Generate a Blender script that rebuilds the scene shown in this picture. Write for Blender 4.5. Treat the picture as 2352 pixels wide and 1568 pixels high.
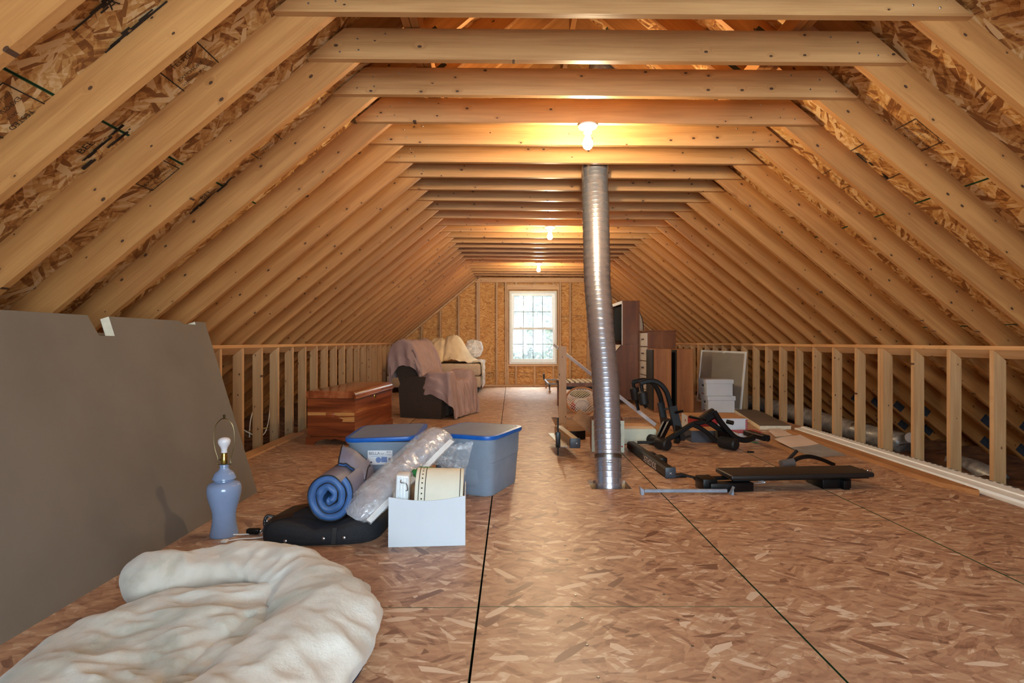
import bpy, bmesh, math, random
from mathutils import Vector, Matrix, noise

random.seed(7)
for o in list(bpy.data.objects):
    bpy.data.objects.remove(o, do_unlink=True)
SC = bpy.context.scene
COL = SC.collection

# ------------------------------------------------------------------ camera
F, CX, CY, E = 1300.0, 1175.0, 783.0, 1.02      # focal (px of a 2352 px frame), vanishing point, eye height
cam = bpy.data.cameras.new('camera')
cam.sensor_fit = 'HORIZONTAL'; cam.sensor_width = 36.0
cam.lens = F / 2352.0 * 36.0
cam.shift_x = (1176 - CX) / 2352.0
cam.shift_y = -(784 - CY) / 2352.0
cam.clip_start = 0.05; cam.clip_end = 200
camo = bpy.data.objects.new('camera', cam); COL.objects.link(camo)
camo.location = (0, 0, E); camo.rotation_euler = (math.radians(90), 0, 0)
SC.camera = camo

# ------------------------------------------------------------------ world, light, exposure
SC.view_settings.view_transform = 'Standard'
SC.view_settings.look = 'None'
SC.view_settings.gamma = 1.0
SC.view_settings.use_curve_mapping = False
SC.view_settings.exposure = 0.15
world = bpy.data.worlds.new('sky'); SC.world = world; world.use_nodes = True
bg = world.node_tree.nodes['Background']
bg.inputs[0].default_value = (0.80, 0.90, 1.0, 1)
bg.inputs[1].default_value = 8.0
BULB_STRENGTH = 1350.0
BULB_COLOR = (1.0, 0.76, 0.45)

def window_daylight(name, loc, rot, sx, sy, power, color):
    l = bpy.data.lights.new(name, 'AREA'); l.shape = 'RECTANGLE'
    l.size = sx; l.size_y = sy; l.energy = power; l.color = color
    o = bpy.data.objects.new(name, l); COL.objects.link(o)
    o.location = loc; o.rotation_euler = rot
    return o
# daylight outside the window in the gable behind the camera
window_daylight('daylight_rear_window', (0.45, -1.85, 1.35), (math.radians(90), 0, 0), 2.3, 1.7, 195, (0.70, 0.85, 1.0))

# added out-of-view area lamp, standing for open sky outside the far gable window
window_daylight('gable_sky_fill', (0.48, 14.6, 4.3), (math.radians(-48), 0, 0), 3.2, 2.0, 1500, (0.88, 0.94, 1.0))

def W(x, y, d):
    return Vector(((x - CX) * d / F, d, E - (y - CY) * d / F))
def FL(x, y, z=0.0):
    d = F * (E - z) / (y - CY)
    return Vector(((x - CX) * d / F, d, z))

# ------------------------------------------------------------------ node helpers
class NT:
    def __init__(s, name):
        s.m = bpy.data.materials.new(name); s.m.use_nodes = True
        s.t = s.m.node_tree; s.n = s.t.nodes; s.l = s.t.links
        s.b = s.n['Principled BSDF']
    def node(s, typ, **kw):
        nd = s.n.new(typ)
        for k, v in kw.items(): setattr(nd, k, v)
        return nd
    def link(s, a, b): s.l.new(a, b)
    def math(s, op, a, b=None, c=None):
        nd = s.node('ShaderNodeMath', operation=op)
        for i, v in enumerate((a, b, c)):
            if v is None: continue
            if isinstance(v, (int, float)): nd.inputs[i].default_value = v
            else: s.link(v, nd.inputs[i])
        return nd.outputs[0]
    def ramp(s, fac, stops, interp='LINEAR'):
        nd = s.node('ShaderNodeValToRGB'); cr = nd.color_ramp; cr.interpolation = interp
        while len(cr.elements) < len(stops): cr.elements.new(0.5)
        for e, (p, c) in zip(cr.elements, stops):
            e.position = p; e.color = (c[0], c[1], c[2], 1)
        s.link(fac, nd.inputs[0]); return nd.outputs[0]
    def mix(s, fac, a, b, mode='MIX'):
        nd = s.node('ShaderNodeMix', data_type='RGBA', blend_type=mode)
        for sock, v in ((nd.inputs[0], fac), (nd.inputs[6], a), (nd.inputs[7], b)):
            if isinstance(v, (int, float)): sock.default_value = v
            elif isinstance(v, tuple): sock.default_value = (v[0], v[1], v[2], 1)
            else: s.link(v, sock)
        return nd.outputs[2]
    def bump(s, h, strength=0.2, dist=0.01):
        nd = s.node('ShaderNodeBump'); nd.inputs['Strength'].default_value = strength
        nd.inputs['Distance'].default_value = dist
        s.link(h, nd.inputs['Height']); s.link(nd.outputs[0], s.b.inputs['Normal'])
    def noise(s, vec, scale, detail=3.0, rough=0.55, dist=0.0):
        nd = s.node('ShaderNodeTexNoise')
        nd.inputs['Scale'].default_value = scale; nd.inputs['Detail'].default_value = detail
        nd.inputs['Roughness'].default_value = rough; nd.inputs['Distortion'].default_value = dist
        if vec is not None: s.link(vec, nd.inputs['Vector'])
        return nd
    def voro(s, vec, scale=1.0, dims='2D'):
        nd = s.node('ShaderNodeTexVoronoi', voronoi_dimensions=dims)
        nd.inputs['Scale'].default_value = scale
        s.link(vec, nd.inputs['Vector']); return nd
    def scale(s, vec, sc, off=(0, 0, 0)):
        nd = s.node('ShaderNodeMapping'); nd.inputs['Scale'].default_value = sc
        nd.inputs['Location'].default_value = off
        s.link(vec, nd.inputs['Vector']); return nd.outputs[0]

def srgb(r, g, b):
    def f(c):
        c /= 255.0
        return c / 12.92 if c <= 0.04045 else ((c + 0.055) / 1.055) ** 2.4
    return (f(r), f(g), f(b))

def swiz(nt, axes):
    tc = nt.node('ShaderNodeTexCoord'); sp = nt.node('ShaderNodeSeparateXYZ')
    nt.link(tc.outputs['Object'], sp.inputs[0])
    cb = nt.node('ShaderNodeCombineXYZ')
    for i, a in enumerate(axes):
        nt.link(sp.outputs['XYZ'.index(a)], cb.inputs[i])
    return cb.outputs[0]

def lumber(name, light, dark, axes, rough=0.42, knots=0.5, tint=0.12, spec=0.5):
    """sawn softwood: grain along axes[0], face across axes[1]"""
    nt = NT(name)
    v = swiz(nt, axes)
    oi = nt.node('ShaderNodeObjectInfo')
    r = nt.math('MULTIPLY', oi.outputs['Random'], 53.0)
    off = nt.node('ShaderNodeCombineXYZ'); nt.link(r, off.inputs[0]); nt.link(r, off.inputs[1])
    add = nt.node('ShaderNodeVectorMath', operation='ADD'); nt.link(v, add.inputs[0]); nt.link(off.outputs[0], add.inputs[1])
    v = add.outputs[0]
    kv = nt.scale(v, (5.5, 9.0, 1.0))
    vo = nt.voro(kv); vo.inputs['Randomness'].default_value = 1.0
    sc = nt.node('ShaderNodeSeparateColor'); nt.link(vo.outputs['Color'], sc.inputs[0])
    keep = nt.math('LESS_THAN', sc.outputs[0], knots)
    size = nt.math('MULTIPLY_ADD', sc.outputs[1], 0.04, 0.028)
    nd_ = nt.math('DIVIDE', vo.outputs['Distance'], size)
    core = nt.math('MULTIPLY', keep, nt.math('LESS_THAN', nd_, 1.0))
    halo = nt.math('MULTIPLY', keep, nt.math('MAXIMUM', nt.math('SUBTRACT', 1.0, nt.math('DIVIDE', nd_, 4.0)), 0.0))
    # grain, bent round the knots
    bend = nt.node('ShaderNodeCombineXYZ'); nt.link(nt.math('MULTIPLY', halo, 0.05), bend.inputs[1])
    ad2 = nt.node('ShaderNodeVectorMath', operation='ADD'); nt.link(v, ad2.inputs[0]); nt.link(bend.outputs[0], ad2.inputs[1])
    g1 = nt.noise(nt.scale(ad2.outputs[0], (1.1, 22, 14)), 1.0, 4.0, 0.6, 0.4)
    g2 = nt.noise(nt.scale(ad2.outputs[0], (3.0, 150, 90)), 1.0, 2.0, 0.5)
    g3 = nt.noise(nt.scale(v, (1.6, 5.0, 5.0)), 1.0, 2.0, 0.5)
    f = nt.math('ADD', nt.math('MULTIPLY', g1.outputs[0], 0.65), nt.math('MULTIPLY', g2.outputs[0], 0.25))
    f = nt.math('ADD', f, nt.math('MULTIPLY', g3.outputs[0], 0.3))
    c = nt.ramp(f, [(0.40, dark), (0.72, light)])
    warm = tuple(x * y for x, y in zip(light, (0.80, 0.62, 0.48)))
    c = nt.mix(nt.math('MULTIPLY', oi.outputs['Random'], tint), c, warm)
    c = nt.mix(nt.math('MULTIPLY', halo, 0.35), c, dark)
    c = nt.mix(core, c, (0.075, 0.035, 0.018))
    nt.link(c, nt.b.inputs['Base Color'])
    nt.b.inputs['Roughness'].default_value = rough
    nt.b.inputs['Specular IOR Level'].default_value = spec
    hgt = nt.math('ADD', g2.outputs[0], nt.math('MULTIPLY', halo, 1.5))
    nt.bump(hgt, 0.12, 0.004)
    return nt.m

def osb(name, axes, stops, spread=1.1, length=7.0, width=40.0, patch=7.0, rough=0.6, angle0=0.0, dirt=0.0, weights=(0.5, 0.3, 0.2), sparse=0.86, gain=1.5, spec=0.35):
    nt = NT(name)
    v = swiz(nt, axes)
    val = None; vec = None
    for i in range(4):
        big_ = (i == 3)
        k = 0.85 if big_ else 1 + 0.45 * i
        off = nt.scale(v, (1, 1, 1), (3.3 * i + 1.7, 5.1 * i, 0))
        co = nt.voro(off, patch * k)
        sc = nt.node('ShaderNodeSeparateColor'); nt.link(co.outputs['Color'], sc.inputs[0])
        ang = nt.math('MULTIPLY_ADD', nt.math('SUBTRACT', sc.outputs[0], 0.5), 2 * spread, angle0)
        vr = nt.node('ShaderNodeVectorRotate', rotation_type='Z_AXIS')
        nt.link(off, vr.inputs['Vector']); nt.link(ang, vr.inputs['Angle'])
        st = nt.voro(nt.scale(vr.outputs[0], (length * k, width * k, 1)))
        s2 = nt.node('ShaderNodeSeparateColor'); nt.link(st.outputs['Color'], s2.inputs[0])
        if i == 0: vec = vr.outputs[0]
        if not big_:
            t = nt.math('MULTIPLY', nt.math('SUBTRACT', s2.outputs[0], 0.5), weights[i] * gain)
            val = nt.math('ADD', t, 0.5) if val is None else nt.math('ADD', val, t)
        else:
            m = nt.math('MULTIPLY', nt.math('GREATER_THAN', s2.outputs[1], sparse), nt.math('LESS_THAN', st.outputs['Distance'], 0.55))
            ext = nt.math('MULTIPLY_ADD', nt.math('GREATER_THAN', s2.outputs[2], 0.5), 0.85, 0.06)
            mx = nt.node('ShaderNodeMix', data_type='FLOAT')
            nt.link(m, mx.inputs[0]); nt.link(val, mx.inputs[2]); nt.link(ext, mx.inputs[3])
            val = mx.outputs[0]
    fine = nt.noise(nt.scale(vec, (30, 260, 1)), 1.0, 2.0)
    big = nt.noise(v, 1.3, 3.0)
    f = nt.math('ADD', val, nt.math('MULTIPLY', nt.math('SUBTRACT', fine.outputs[0], 0.5), 0.16))
    c = nt.ramp(f, stops)
    c = nt.mix(nt.math('MULTIPLY', big.outputs[0], 0.3), c, tuple(x * 0.72 for x in stops[len(stops) // 2][1]), 'MIX')
    if dirt:
        dn = nt.noise(v, 0.8, 4.0)
        c = nt.mix(nt.ramp(dn.outputs[0], [(0.52, (0, 0, 0)), (0.8, (dirt, dirt, dirt))]), c, (0.46, 0.38, 0.34))
    nt.link(c, nt.b.inputs['Base Color'])
    nt.b.inputs['Roughness'].default_value = rough
    nt.b.inputs['Specular IOR Level'].default_value = spec
    nt.bump(nt.math('ADD', val, fine.outputs[0]), 0.10, 0.002)
    return nt.m

def plain(name, col, rough=0.5, metal=0.0, var=0.08, scale=20.0, bump=0.0, spec=0.5, axes=None, stretch=None, dark=None):
    nt = NT(name)
    tc = nt.node('ShaderNodeTexCoord'); v = tc.outputs['Object']
    if stretch: v = nt.scale(v, stretch)
    ns = nt.noise(v, scale, 4.0)
    dk = dark or tuple(x * (1 - 2.2 * var) for x in col)
    lt = tuple(min(1, x * (1 + var)) for x in col)
    c = nt.ramp(ns.outputs[0], [(0.3, dk), (0.65, lt)])
    nt.link(c, nt.b.inputs['Base Color'])
    nt.b.inputs['Roughness'].default_value = rough; nt.b.inputs['Metallic'].default_value = metal
    nt.b.inputs['Specular IOR Level'].default_value = spec
    if bump: nt.bump(ns.outputs[0], bump, 0.01)
    return nt.m

def grainwood(name, stops, stretch, rough=0.35, scale=1.0, coat=0.0, dist=0.8):
    nt = NT(name)
    tc = nt.node('ShaderNodeTexCoord'); v = nt.scale(tc.outputs['Object'], stretch)
    ns = nt.noise(v, scale, 5.0, 0.6, dist)
    f2 = nt.noise(nt.scale(v, (1, 6, 6)), scale * 2, 2.0)
    f = nt.math('ADD', nt.math('MULTIPLY', ns.outputs[0], 0.85), nt.math('MULTIPLY', f2.outputs[0], 0.15))
    nt.link(nt.ramp(f, stops), nt.b.inputs['Base Color'])
    nt.b.inputs['Roughness'].default_value = rough
    nt.b.inputs['Coat Weight'].default_value = coat; nt.b.inputs['Coat Roughness'].default_value = 0.15
    return nt.m

def emit(name, col, strength):
    nt = NT(name)
    nt.b.inputs['Base Color'].default_value = (*col, 1)
    nt.b.inputs['Emission Color'].default_value = (*col, 1)
    nt.b.inputs['Emission Strength'].default_value = strength
    return nt.m

# ------------------------------------------------------------------ mesh helpers
class MB:
    def __init__(s): s.v = []; s.f = []; s.mi = []
    def add(s, vs, fs, mi=0):
        n = len(s.v); s.v += [Vector(p) for p in vs]
        s.f += [tuple(i + n for i in f) for f in fs]; s.mi += [mi] * len(fs); return s
    def box(s, x0, x1, y0, y1, z0, z1, mi=0):
        vs = [(x, y, z) for z in (z0, z1) for y in (y0, y1) for x in (x0, x1)]
        return s.add(vs, [(0, 2, 3, 1), (4, 5, 7, 6), (0, 1, 5, 4), (2, 6, 7, 3), (0, 4, 6, 2), (1, 3, 7, 5)], mi)
    def rbox(s, x0, x1, y0, y1, z0, z1, r=0.01, seg=2, mi=0, taper=1.0):
        bm = bmesh.new(); bmesh.ops.create_cube(bm, size=1.0)
        for v in bm.verts:
            t = taper if v.co.z < 0 else 1.0
            v.co = Vector(((x0 + x1) / 2 + v.co.x * (x1 - x0) * t, (y0 + y1) / 2 + v.co.y * (y1 - y0) * t, (z0 + z1) / 2 + v.co.z * (z1 - z0)))
        bmesh.ops.bevel(bm, geom=bm.edges[:], offset=r, segments=seg, profile=0.5, affect='EDGES', clamp_overlap=True)
        bm.verts.index_update()
        s.add([v.co.copy() for v in bm.verts], [[v.index for v in f.verts] for f in bm.faces], mi); bm.free(); return s
    def prism(s, poly, y0, y1, plane='XZ', mi=0):
        n = len(poly)
        def P(a, b, t):
            return {'XZ': (a, t, b), 'XY': (a, b, t), 'YZ': (t, a, b)}[plane]
        area = sum(poly[i][0] * poly[(i + 1) % n][1] - poly[(i + 1) % n][0] * poly[i][1] for i in range(n))
        if (area > 0) == (plane == 'XZ'): poly = poly[::-1]
        vs = [P(a, b, y0) for a, b in poly] + [P(a, b, y1) for a, b in poly]
        fs = [tuple(range(n))[::-1], tuple(range(n, 2 * n))] + [(i, (i + 1) % n, n + (i + 1) % n, n + i) for i in range(n)]
        return s.add(vs, fs, mi)
    def sweep(s, pts, sect, up=Vector((0, 0, 1)), mi=0, caps=True, scales=None):
        pts = [Vector(p) for p in pts]; n = len(sect); m = len(pts); vs = []
        for i, p in enumerate(pts):
            t = (pts[min(i + 1, m - 1)] - pts[max(i - 1, 0)]).normalized()
            a = t.cross(up)
            if a.length < 1e-4: a = t.cross(Vector((0, 1, 0)))
            a.normalize(); b = a.cross(t)
            k = scales[i] if scales else 1.0
            vs += [p + a * (q[0] * k) + b * (q[1] * k) for q in sect]
        fs = []
        for i in range(m - 1):
            for j in range(n):
                fs.append((i * n + j, i * n + (j + 1) % n, (i + 1) * n + (j + 1) % n, (i + 1) * n + j))
        if caps: fs += [tuple(range(n))[::-1], tuple((m - 1) * n + j for j in range(n))]
        return s.add(vs, fs, mi)
    def tube(s, pts, r, n=10, mi=0, up=Vector((0, 0, 1)), scales=None, caps=True):
        return s.sweep(pts, [(r * math.cos(2 * math.pi * j / n), r * math.sin(2 * math.pi * j / n)) for j in range(n)], up, mi, caps, scales)
    def bar(s, p, q, w, h, up=Vector((0, 0, 1)), mi=0):
        return s.sweep([p, q], [(-w / 2, -h / 2), (w / 2, -h / 2), (w / 2, h / 2), (-w / 2, h / 2)], Vector(up), mi)
    def rbar(s, pts, w, h, up=Vector((0, 0, 1)), mi=0):
        c = min(w, h) * 0.18
        sec = [(-w / 2 + c, -h / 2), (w / 2 - c, -h / 2), (w / 2, -h / 2 + c), (w / 2, h / 2 - c), (w / 2 - c, h / 2), (-w / 2 + c, h / 2), (-w / 2, h / 2 - c), (-w / 2, -h / 2 + c)]
        return s.sweep(pts, sec, Vector(up), mi)
    def lathe(s, prof, n=24, c=(0, 0, 0), mi=0, axis=None):
        vs = []; m = len(prof)
        for r, z in prof:
            for j in range(n):
                a = 2 * math.pi * j / n
                vs.append(Vector((r * math.cos(a), r * math.sin(a), z)))
        if axis is not None:
            q = Vector((0, 0, 1)).rotation_difference(Vector(axis).normalized())
            vs = [q @ p for p in vs]
        vs = [p + Vector(c) for p in vs]
        fs = [(i * n + j, i * n + (j + 1) % n, (i + 1) * n + (j + 1) % n, (i + 1) * n + j) for i in range(m - 1) for j in range(n)]
        fs += [tuple(range(n))[::-1], tuple((m - 1) * n + j for j in range(n))]
        return s.add(vs, fs, mi)
    def grid(s, nu, nv, fn, mi=0, wrap_v=False, flip=False):
        vs = [fn(i / (nu - 1), j / (nv if wrap_v else nv - 1)) for i in range(nu) for j in range(nv)]
        fs = []
        for i in range(nu - 1):
            for j in range(nv if wrap_v else nv - 1):
                a, b = i * nv + j, i * nv + (j + 1) % nv
                q = (a, b, b + nv, a + nv)
                fs.append(q[::-1] if flip else q)
        return s.add(vs, fs, mi)
    def xf(s, m): s.v = [m @ p for p in s.v]; return s
    def mesh(s, name, sharp=35):
        me = bpy.data.meshes.new(name)
        me.from_pydata([tuple(p) for p in s.v], [], s.f)
        if len(set(s.mi)) > 1 or (s.mi and s.mi[0]): me.polygons.foreach_set('material_index', s.mi)
        me.validate()
        me.polygons.foreach_set('use_smooth', [True] * len(me.polygons))
        me.set_sharp_from_angle(angle=math.radians(sharp))
        return me
    def build(s, name, mat, parent=None, loc=None, rot=None, sharp=35):
        return link(name, s.mesh(name, sharp), mat, parent, loc, rot)

def link(name, me, mat, parent=None, loc=None, rot=None):
    for m in (mat if isinstance(mat, (list, tuple)) else [mat]):
        if mat is not None and not me.materials.get(m.name): me.materials.append(m)
    o = bpy.data.objects.new(name, me); COL.objects.link(o)
    if parent: o.parent = parent
    if loc is not None: o.location = loc
    if rot is not None: o.rotation_euler = rot
    return o

def tag(o, label, cat, group=None, kind=None):
    if label: o['label'] = label
    if cat: o['category'] = cat
    if group: o['group'] = group
    if kind: o['kind'] = kind
    return o
def empty(name, loc=(0, 0, 0), rotz=0.0):
    o = bpy.data.objects.new(name, None); COL.objects.link(o)
    o.location = loc; o.rotation_euler = (0, 0, rotz); o.empty_display_size = 0.1
    return o
def thing(name, label, cat, loc=(0, 0, 0), rotz=0.0, group=None):
    return tag(empty(name, loc, rotz), label, cat, group)
def struct(name, label=None):
    o = empty(name); o['kind'] = 'structure'
    if label: o['label'] = label
    return o
def text(name, body, size, origin, right, up, mat, parent, align='CENTER', thick=0.0, bold=0.0):
    cu = bpy.data.curves.new(name, 'FONT'); cu.body = body; cu.size = size
    cu.align_x = align; cu.align_y = 'CENTER'; cu.extrude = thick; cu.offset = bold; cu.resolution_u = 3
    t = bpy.data.objects.new(name, cu); COL.objects.link(t)
    me = bpy.data.meshes.new_from_object(t)
    bpy.data.objects.remove(t, do_unlink=True)
    o = link(name, me, mat, parent)
    r, u = Vector(right).normalized(), Vector(up).normalized(); n = r.cross(u)
    o.matrix_local = Matrix(((r.x, u.x, n.x, origin[0]), (r.y, u.y, n.y, origin[1]), (r.z, u.z, n.z, origin[2]), (0, 0, 0, 1)))
    return o
def nz(p, s=1.0): return noise.noise(Vector(p) * s)
def smooth(pts, n=8):
    """Catmull-Rom through points"""
    pts = [Vector(p) for p in pts]; out = []
    for i in range(len(pts) - 1):
        p0, p1, p2, p3 = pts[max(i - 1, 0)], pts[i], pts[i + 1], pts[min(i + 2, len(pts) - 1)]
        for k in range(n):
            t = k / n
            out.append(0.5 * ((2 * p1) + (p2 - p0) * t + (2 * p0 - 5 * p1 + 4 * p2 - p3) * t * t + (3 * p1 - p0 - 3 * p2 + p3) * t ** 3))
    out.append(pts[-1]); return out

# ------------------------------------------------------------------ materials
PINE_L, PINE_D = srgb(194, 140, 83), srgb(158, 104, 57)
M = {}
M['rafter'] = lumber('rafter_pine', PINE_L, PINE_D, 'XZY')
M['joist'] = lumber('joist_pine', srgb(198, 150, 98), srgb(160, 112, 66), 'XZY', rough=0.42, spec=0.5)
M['stud'] = lumber('stud_pine', srgb(206, 166, 120), srgb(172, 128, 84), 'ZXY', knots=0.4)
M['plate'] = lumber('plate_pine', srgb(222, 178, 128), srgb(190, 138, 88), 'YXZ', knots=0.3)
M['platex'] = lumber('cross_plate_pine', srgb(222, 178, 128), srgb(190, 138, 88), 'XZY', knots=0.3)
M['purlin'] = lumber('purlin_pine', PINE_L, PINE_D, 'YZX', knots=0.3)
ROOF_STOPS = [(0.0, srgb(120, 70, 34)), (0.22, srgb(166, 110, 58)), (0.5, srgb(200, 148, 86)), (0.78, srgb(216, 172, 112)), (0.95, srgb(232, 200, 152))]
M['roof'] = osb('roof_strand_board', 'XYZ', ROOF_STOPS, spread=1.4, length=6.5, width=40, patch=8, sparse=0.84, gain=1.7, weights=(.55,.3,.2))
M['gable'] = osb('gable_strand_board', 'XZY', [(0.1, srgb(168, 108, 54)), (0.35, srgb(206, 148, 84)), (0.65, srgb(220, 168, 104)), (0.9, srgb(232, 190, 132))], spread=1.0, length=10, width=44, patch=8, sparse=0.965, gain=1.1)
M['floor'] = osb('floor_strand_board', 'XYZ', [(0.05, srgb(118, 82, 66)), (0.25, srgb(156, 116, 92)), (0.5, srgb(178, 138, 110)), (0.75, srgb(190, 154, 124)), (0.92, srgb(220, 196, 172))], spread=1.0, length=7.5, width=36, patch=7.5, rough=0.42, dirt=0.35, sparse=0.92, gain=1.1, spec=0.45)
M['edgegreen'] = plain('green_edge_paint', srgb(22, 74, 42), 0.6)
M['dark'] = plain('dark_void', srgb(40, 32, 26), 0.9)
M['ink'] = plain('black_ink', srgb(40, 32, 26), 0.7)
M['inkfaint'] = plain('faded_ink', srgb(104, 76, 46), 0.7)
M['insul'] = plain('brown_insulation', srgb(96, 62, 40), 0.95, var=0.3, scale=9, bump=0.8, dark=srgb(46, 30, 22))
M['vinyl'] = plain('white_vinyl', srgb(238, 240, 238), 0.35, var=0.02)
M['black'] = plain('black_steel', srgb(11, 11, 13), 0.36, var=0.1, spec=0.32)
M['blackfoam'] = plain('black_foam', srgb(20, 20, 22), 0.6, var=0.1, bump=0.1)
M['galv'] = plain('galvanised_steel', srgb(150, 164, 184), 0.4, metal=0.35, var=0.08)
M['steel'] = plain('steel', srgb(170, 172, 176), 0.3, metal=1.0, var=0.05)
# ================================================================== THE SETTING
XC, SL = 0.48, 0.828                 # ridge line x, roof pitch
TH = math.atan(SL); CT, ST = math.cos(TH), math.sin(TH)
KN, KZ = 3.03, 0.985                 # half width and height where the rafter soffit meets the knee wall
RD = 0.155                           # rafter depth
SP, D0 = 0.4064, 2.47                # spacing, first visible collar joist
YB = 12.75                           # front of gable studs
YR = -1.5                            # rear gable
KMIN, KMAX = -9, 25
def zu(h): return KZ + SL * (KN - h)          # rafter soffit
JZ = E + 1827.0 / F                           # collar joist soffit
def dk(k): return D0 + SP * k

# ---- floor sheets (with the stairwell and the duct hole cut out)
floor = struct('floor')
HOLES = [(0.553, 0.83, 3.90, 4.14), (0.53, 1.85, 6.02, 7.58)]
def sheet_mesh(x0, x1, y0, y1, z0, z1, holes):
    xs = sorted({x0, x1, *[min(max(h[i], x0), x1) for h in holes for i in (0, 1)]})
    ys = sorted({y0, y1, *[min(max(h[i], y0), y1) for h in holes for i in (2, 3)]})
    def inside(i, j):
        if i < 0 or j < 0 or i >= len(xs) - 1 or j >= len(ys) - 1: return False
        cx, cy = (xs[i] + xs[i + 1]) / 2, (ys[j] + ys[j + 1]) / 2
        return not any(h[0] < cx < h[1] and h[2] < cy < h[3] for h in holes)
    mb = MB()
    for i in range(len(xs) - 1):
        for j in range(len(ys) - 1):
            if not inside(i, j): continue
            a, b, c, d = xs[i], xs[i + 1], ys[j], ys[j + 1]
            mb.add([(a, c, z1), (b, c, z1), (b, d, z1), (a, d, z1)], [(0, 1, 2, 3)])
            mb.add([(a, c, z0), (b, c, z0), (b, d, z0), (a, d, z0)], [(3, 2, 1, 0)])
            for di, dj, p, q in ((-1, 0, (a, d), (a, c)), (1, 0, (b, c), (b, d)), (0, -1, (a, c), (b, c)), (0, 1, (b, d), (a, d))):
                if not inside(i + di, j + dj):
                    edge = (di and (i + di < 0 or i + di >= len(xs) - 1)) or (dj and (j + dj < 0 or j + dj >= len(ys) - 1))
                    mb.add([(*p, z0), (*q, z0), (*q, z1), (*p, z1)], [(0, 1, 2, 3)], 1 if edge else 0)
    return mb
FX = [-2.40, -1.262, -0.127, 1.004, 2.15, 3.285, 3.475]
starts = [1.05, -0.10, -0.093, 0.95, 0.2, 1.3]
for c in range(6):
    y = starts[c]
    while y > YR: y -= 2.267
    while y < YB:
        a, b = max(y, YR), min(y + 2.267, YB + 0.1)
        if b - a > 0.05:
            g = 0.004
            sheet_mesh(FX[c] + g, FX[c + 1] - g, a + 0.002, b - 0.002, -0.02, 0.0, HOLES).build('floor_panel', [M['floor'], M['edgegreen']], floor)
        y += 2.267
MB().box(-4.6, 5.6, YR - 0.1, YB + 0.2, -0.42, -0.40).build('underfloor_light_seal', M['dark'], floor)  # dark sheet added below the deck to stop light leaks
# stairwell lining and joists seen in the hole
MB().box(0.50, 1.9, 7.585, 7.625, -0.38, -0.021).build('stairwell_joist', M['platex'], floor)
MB().box(0.49, 0.525, 6.0, 7.585, -0.38, -0.021).build('stairwell_joist', M['plate'], floor)
MB().box(1.855, 1.895, 6.0, 7.585, -0.38, -0.021).build('stairwell_joist', M['plate'], floor)
MB().box(0.50, 1.9, 5.97, 6.015, -0.38, -0.021).build('stairwell_joist', M['platex'], floor)
# framing round the duct hole
MB().box(0.51, 0.552, 3.86, 4.2, -0.2, -0.021).build('hole_framing', M['plate'], floor)
MB().box(0.832, 0.87, 3.86, 4.2, -0.2, -0.021).build('hole_framing', M['plate'], floor)
MB().box(0.553, 0.831, 4.142, 4.18, -0.2, -0.021).build('hole_framing', M['platex'], floor)
# deck screws
scr = MB().lathe([(0.0055, 0.0), (0.0055, 0.001), (0.004, 0.0022)], 8).mesh('screw')
for i, (px, py) in enumerate([(1640, 1556), (1374, 1555), (1590, 1483), (1348, 1481), (1322, 1367), (1275, 1154), (1281, 1172), (1283, 1198), (1298, 1252), (1456, 1253), (1476, 1286), (1303, 1285), (1525, 1365), (1557, 1423), (1440, 1220), (1337, 1419)]):
    p = FL(px, py); link('screw', scr, M['steel'], floor, (p.x, p.y, 0.0))
# floor board along the left edge
MB().box(-2.40, -2.27, 4.4, 6.2, 0.001, 0.016).build('edge_board', M['plate'], floor)

# ---- roof: rafters, collar joists, ridge, sheathing
ceiling = struct('ceiling')
H0 = 4.6; LEN = (H0 - 0.02) / CT
raf = MB().prism([(0, 0), (LEN, 0), (LEN + RD * ST / CT, RD), (0, RD)], 0.0, 0.038, 'XZ').mesh('rafter')
jh = 1.507
jst = MB().prism([(-jh, 0), (jh, 0), (jh - RD / SL, RD), (-jh + RD / SL, RD)], -0.038, 0.0, 'XZ').mesh('ceiling_joist')
GUSS = {}
nail = MB().lathe([(0.005, 0.0), (0.005, 0.0015), (0.003, 0.003)], 6, axis=(0, -1, 0)).mesh('nail')
gus = MB().box(0, 0.12, -0.0015, 0.0, 0.02, 0.10).mesh('gusset_plate')
M['gusset'] = plain('blue_grey_gusset', srgb(58, 66, 78), 0.5, var=0.3, scale=60)
for k in range(KMIN, KMAX + 1):
    y = dk(k)
    link('rafter', raf, M['rafter'], ceiling, (XC - H0, y, zu(H0)), (0, -TH, 0))
    r = link('rafter', raf, M['rafter'], ceiling, (XC + H0, y + 0.038, zu(H0)), (0, -TH, math.pi))
    if 3 <= k <= 12:
        for gx in (0.35, 0.78):
            link('gusset_plate', gus, M['gusset'], r, (gx, 0.0395 + 0.0, 0.0))
    if k == KMAX: continue
    j = link('ceiling_joist', jst, M['joist'], ceiling, (XC, y - 0.0005, JZ), (0, math.radians(0.4), 0))
    if 0 <= k <= 7:
        for s in (-1, 1):
            for (a, b) in ((1.36, 0.035), (1.25, 0.045), (1.27, 0.10), (1.13, 0.125)):
                link('nail', nail, M['steel'], j, (s * (a + random.uniform(-.02, .02)), -0.038, b))
zr = zu(0)
MB().box(XC - 0.019, XC + 0.019, YR, YB + 0.1, zr - 0.02, zr + 0.2).build('ridge_board', M['purlin'], ceiling)
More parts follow.
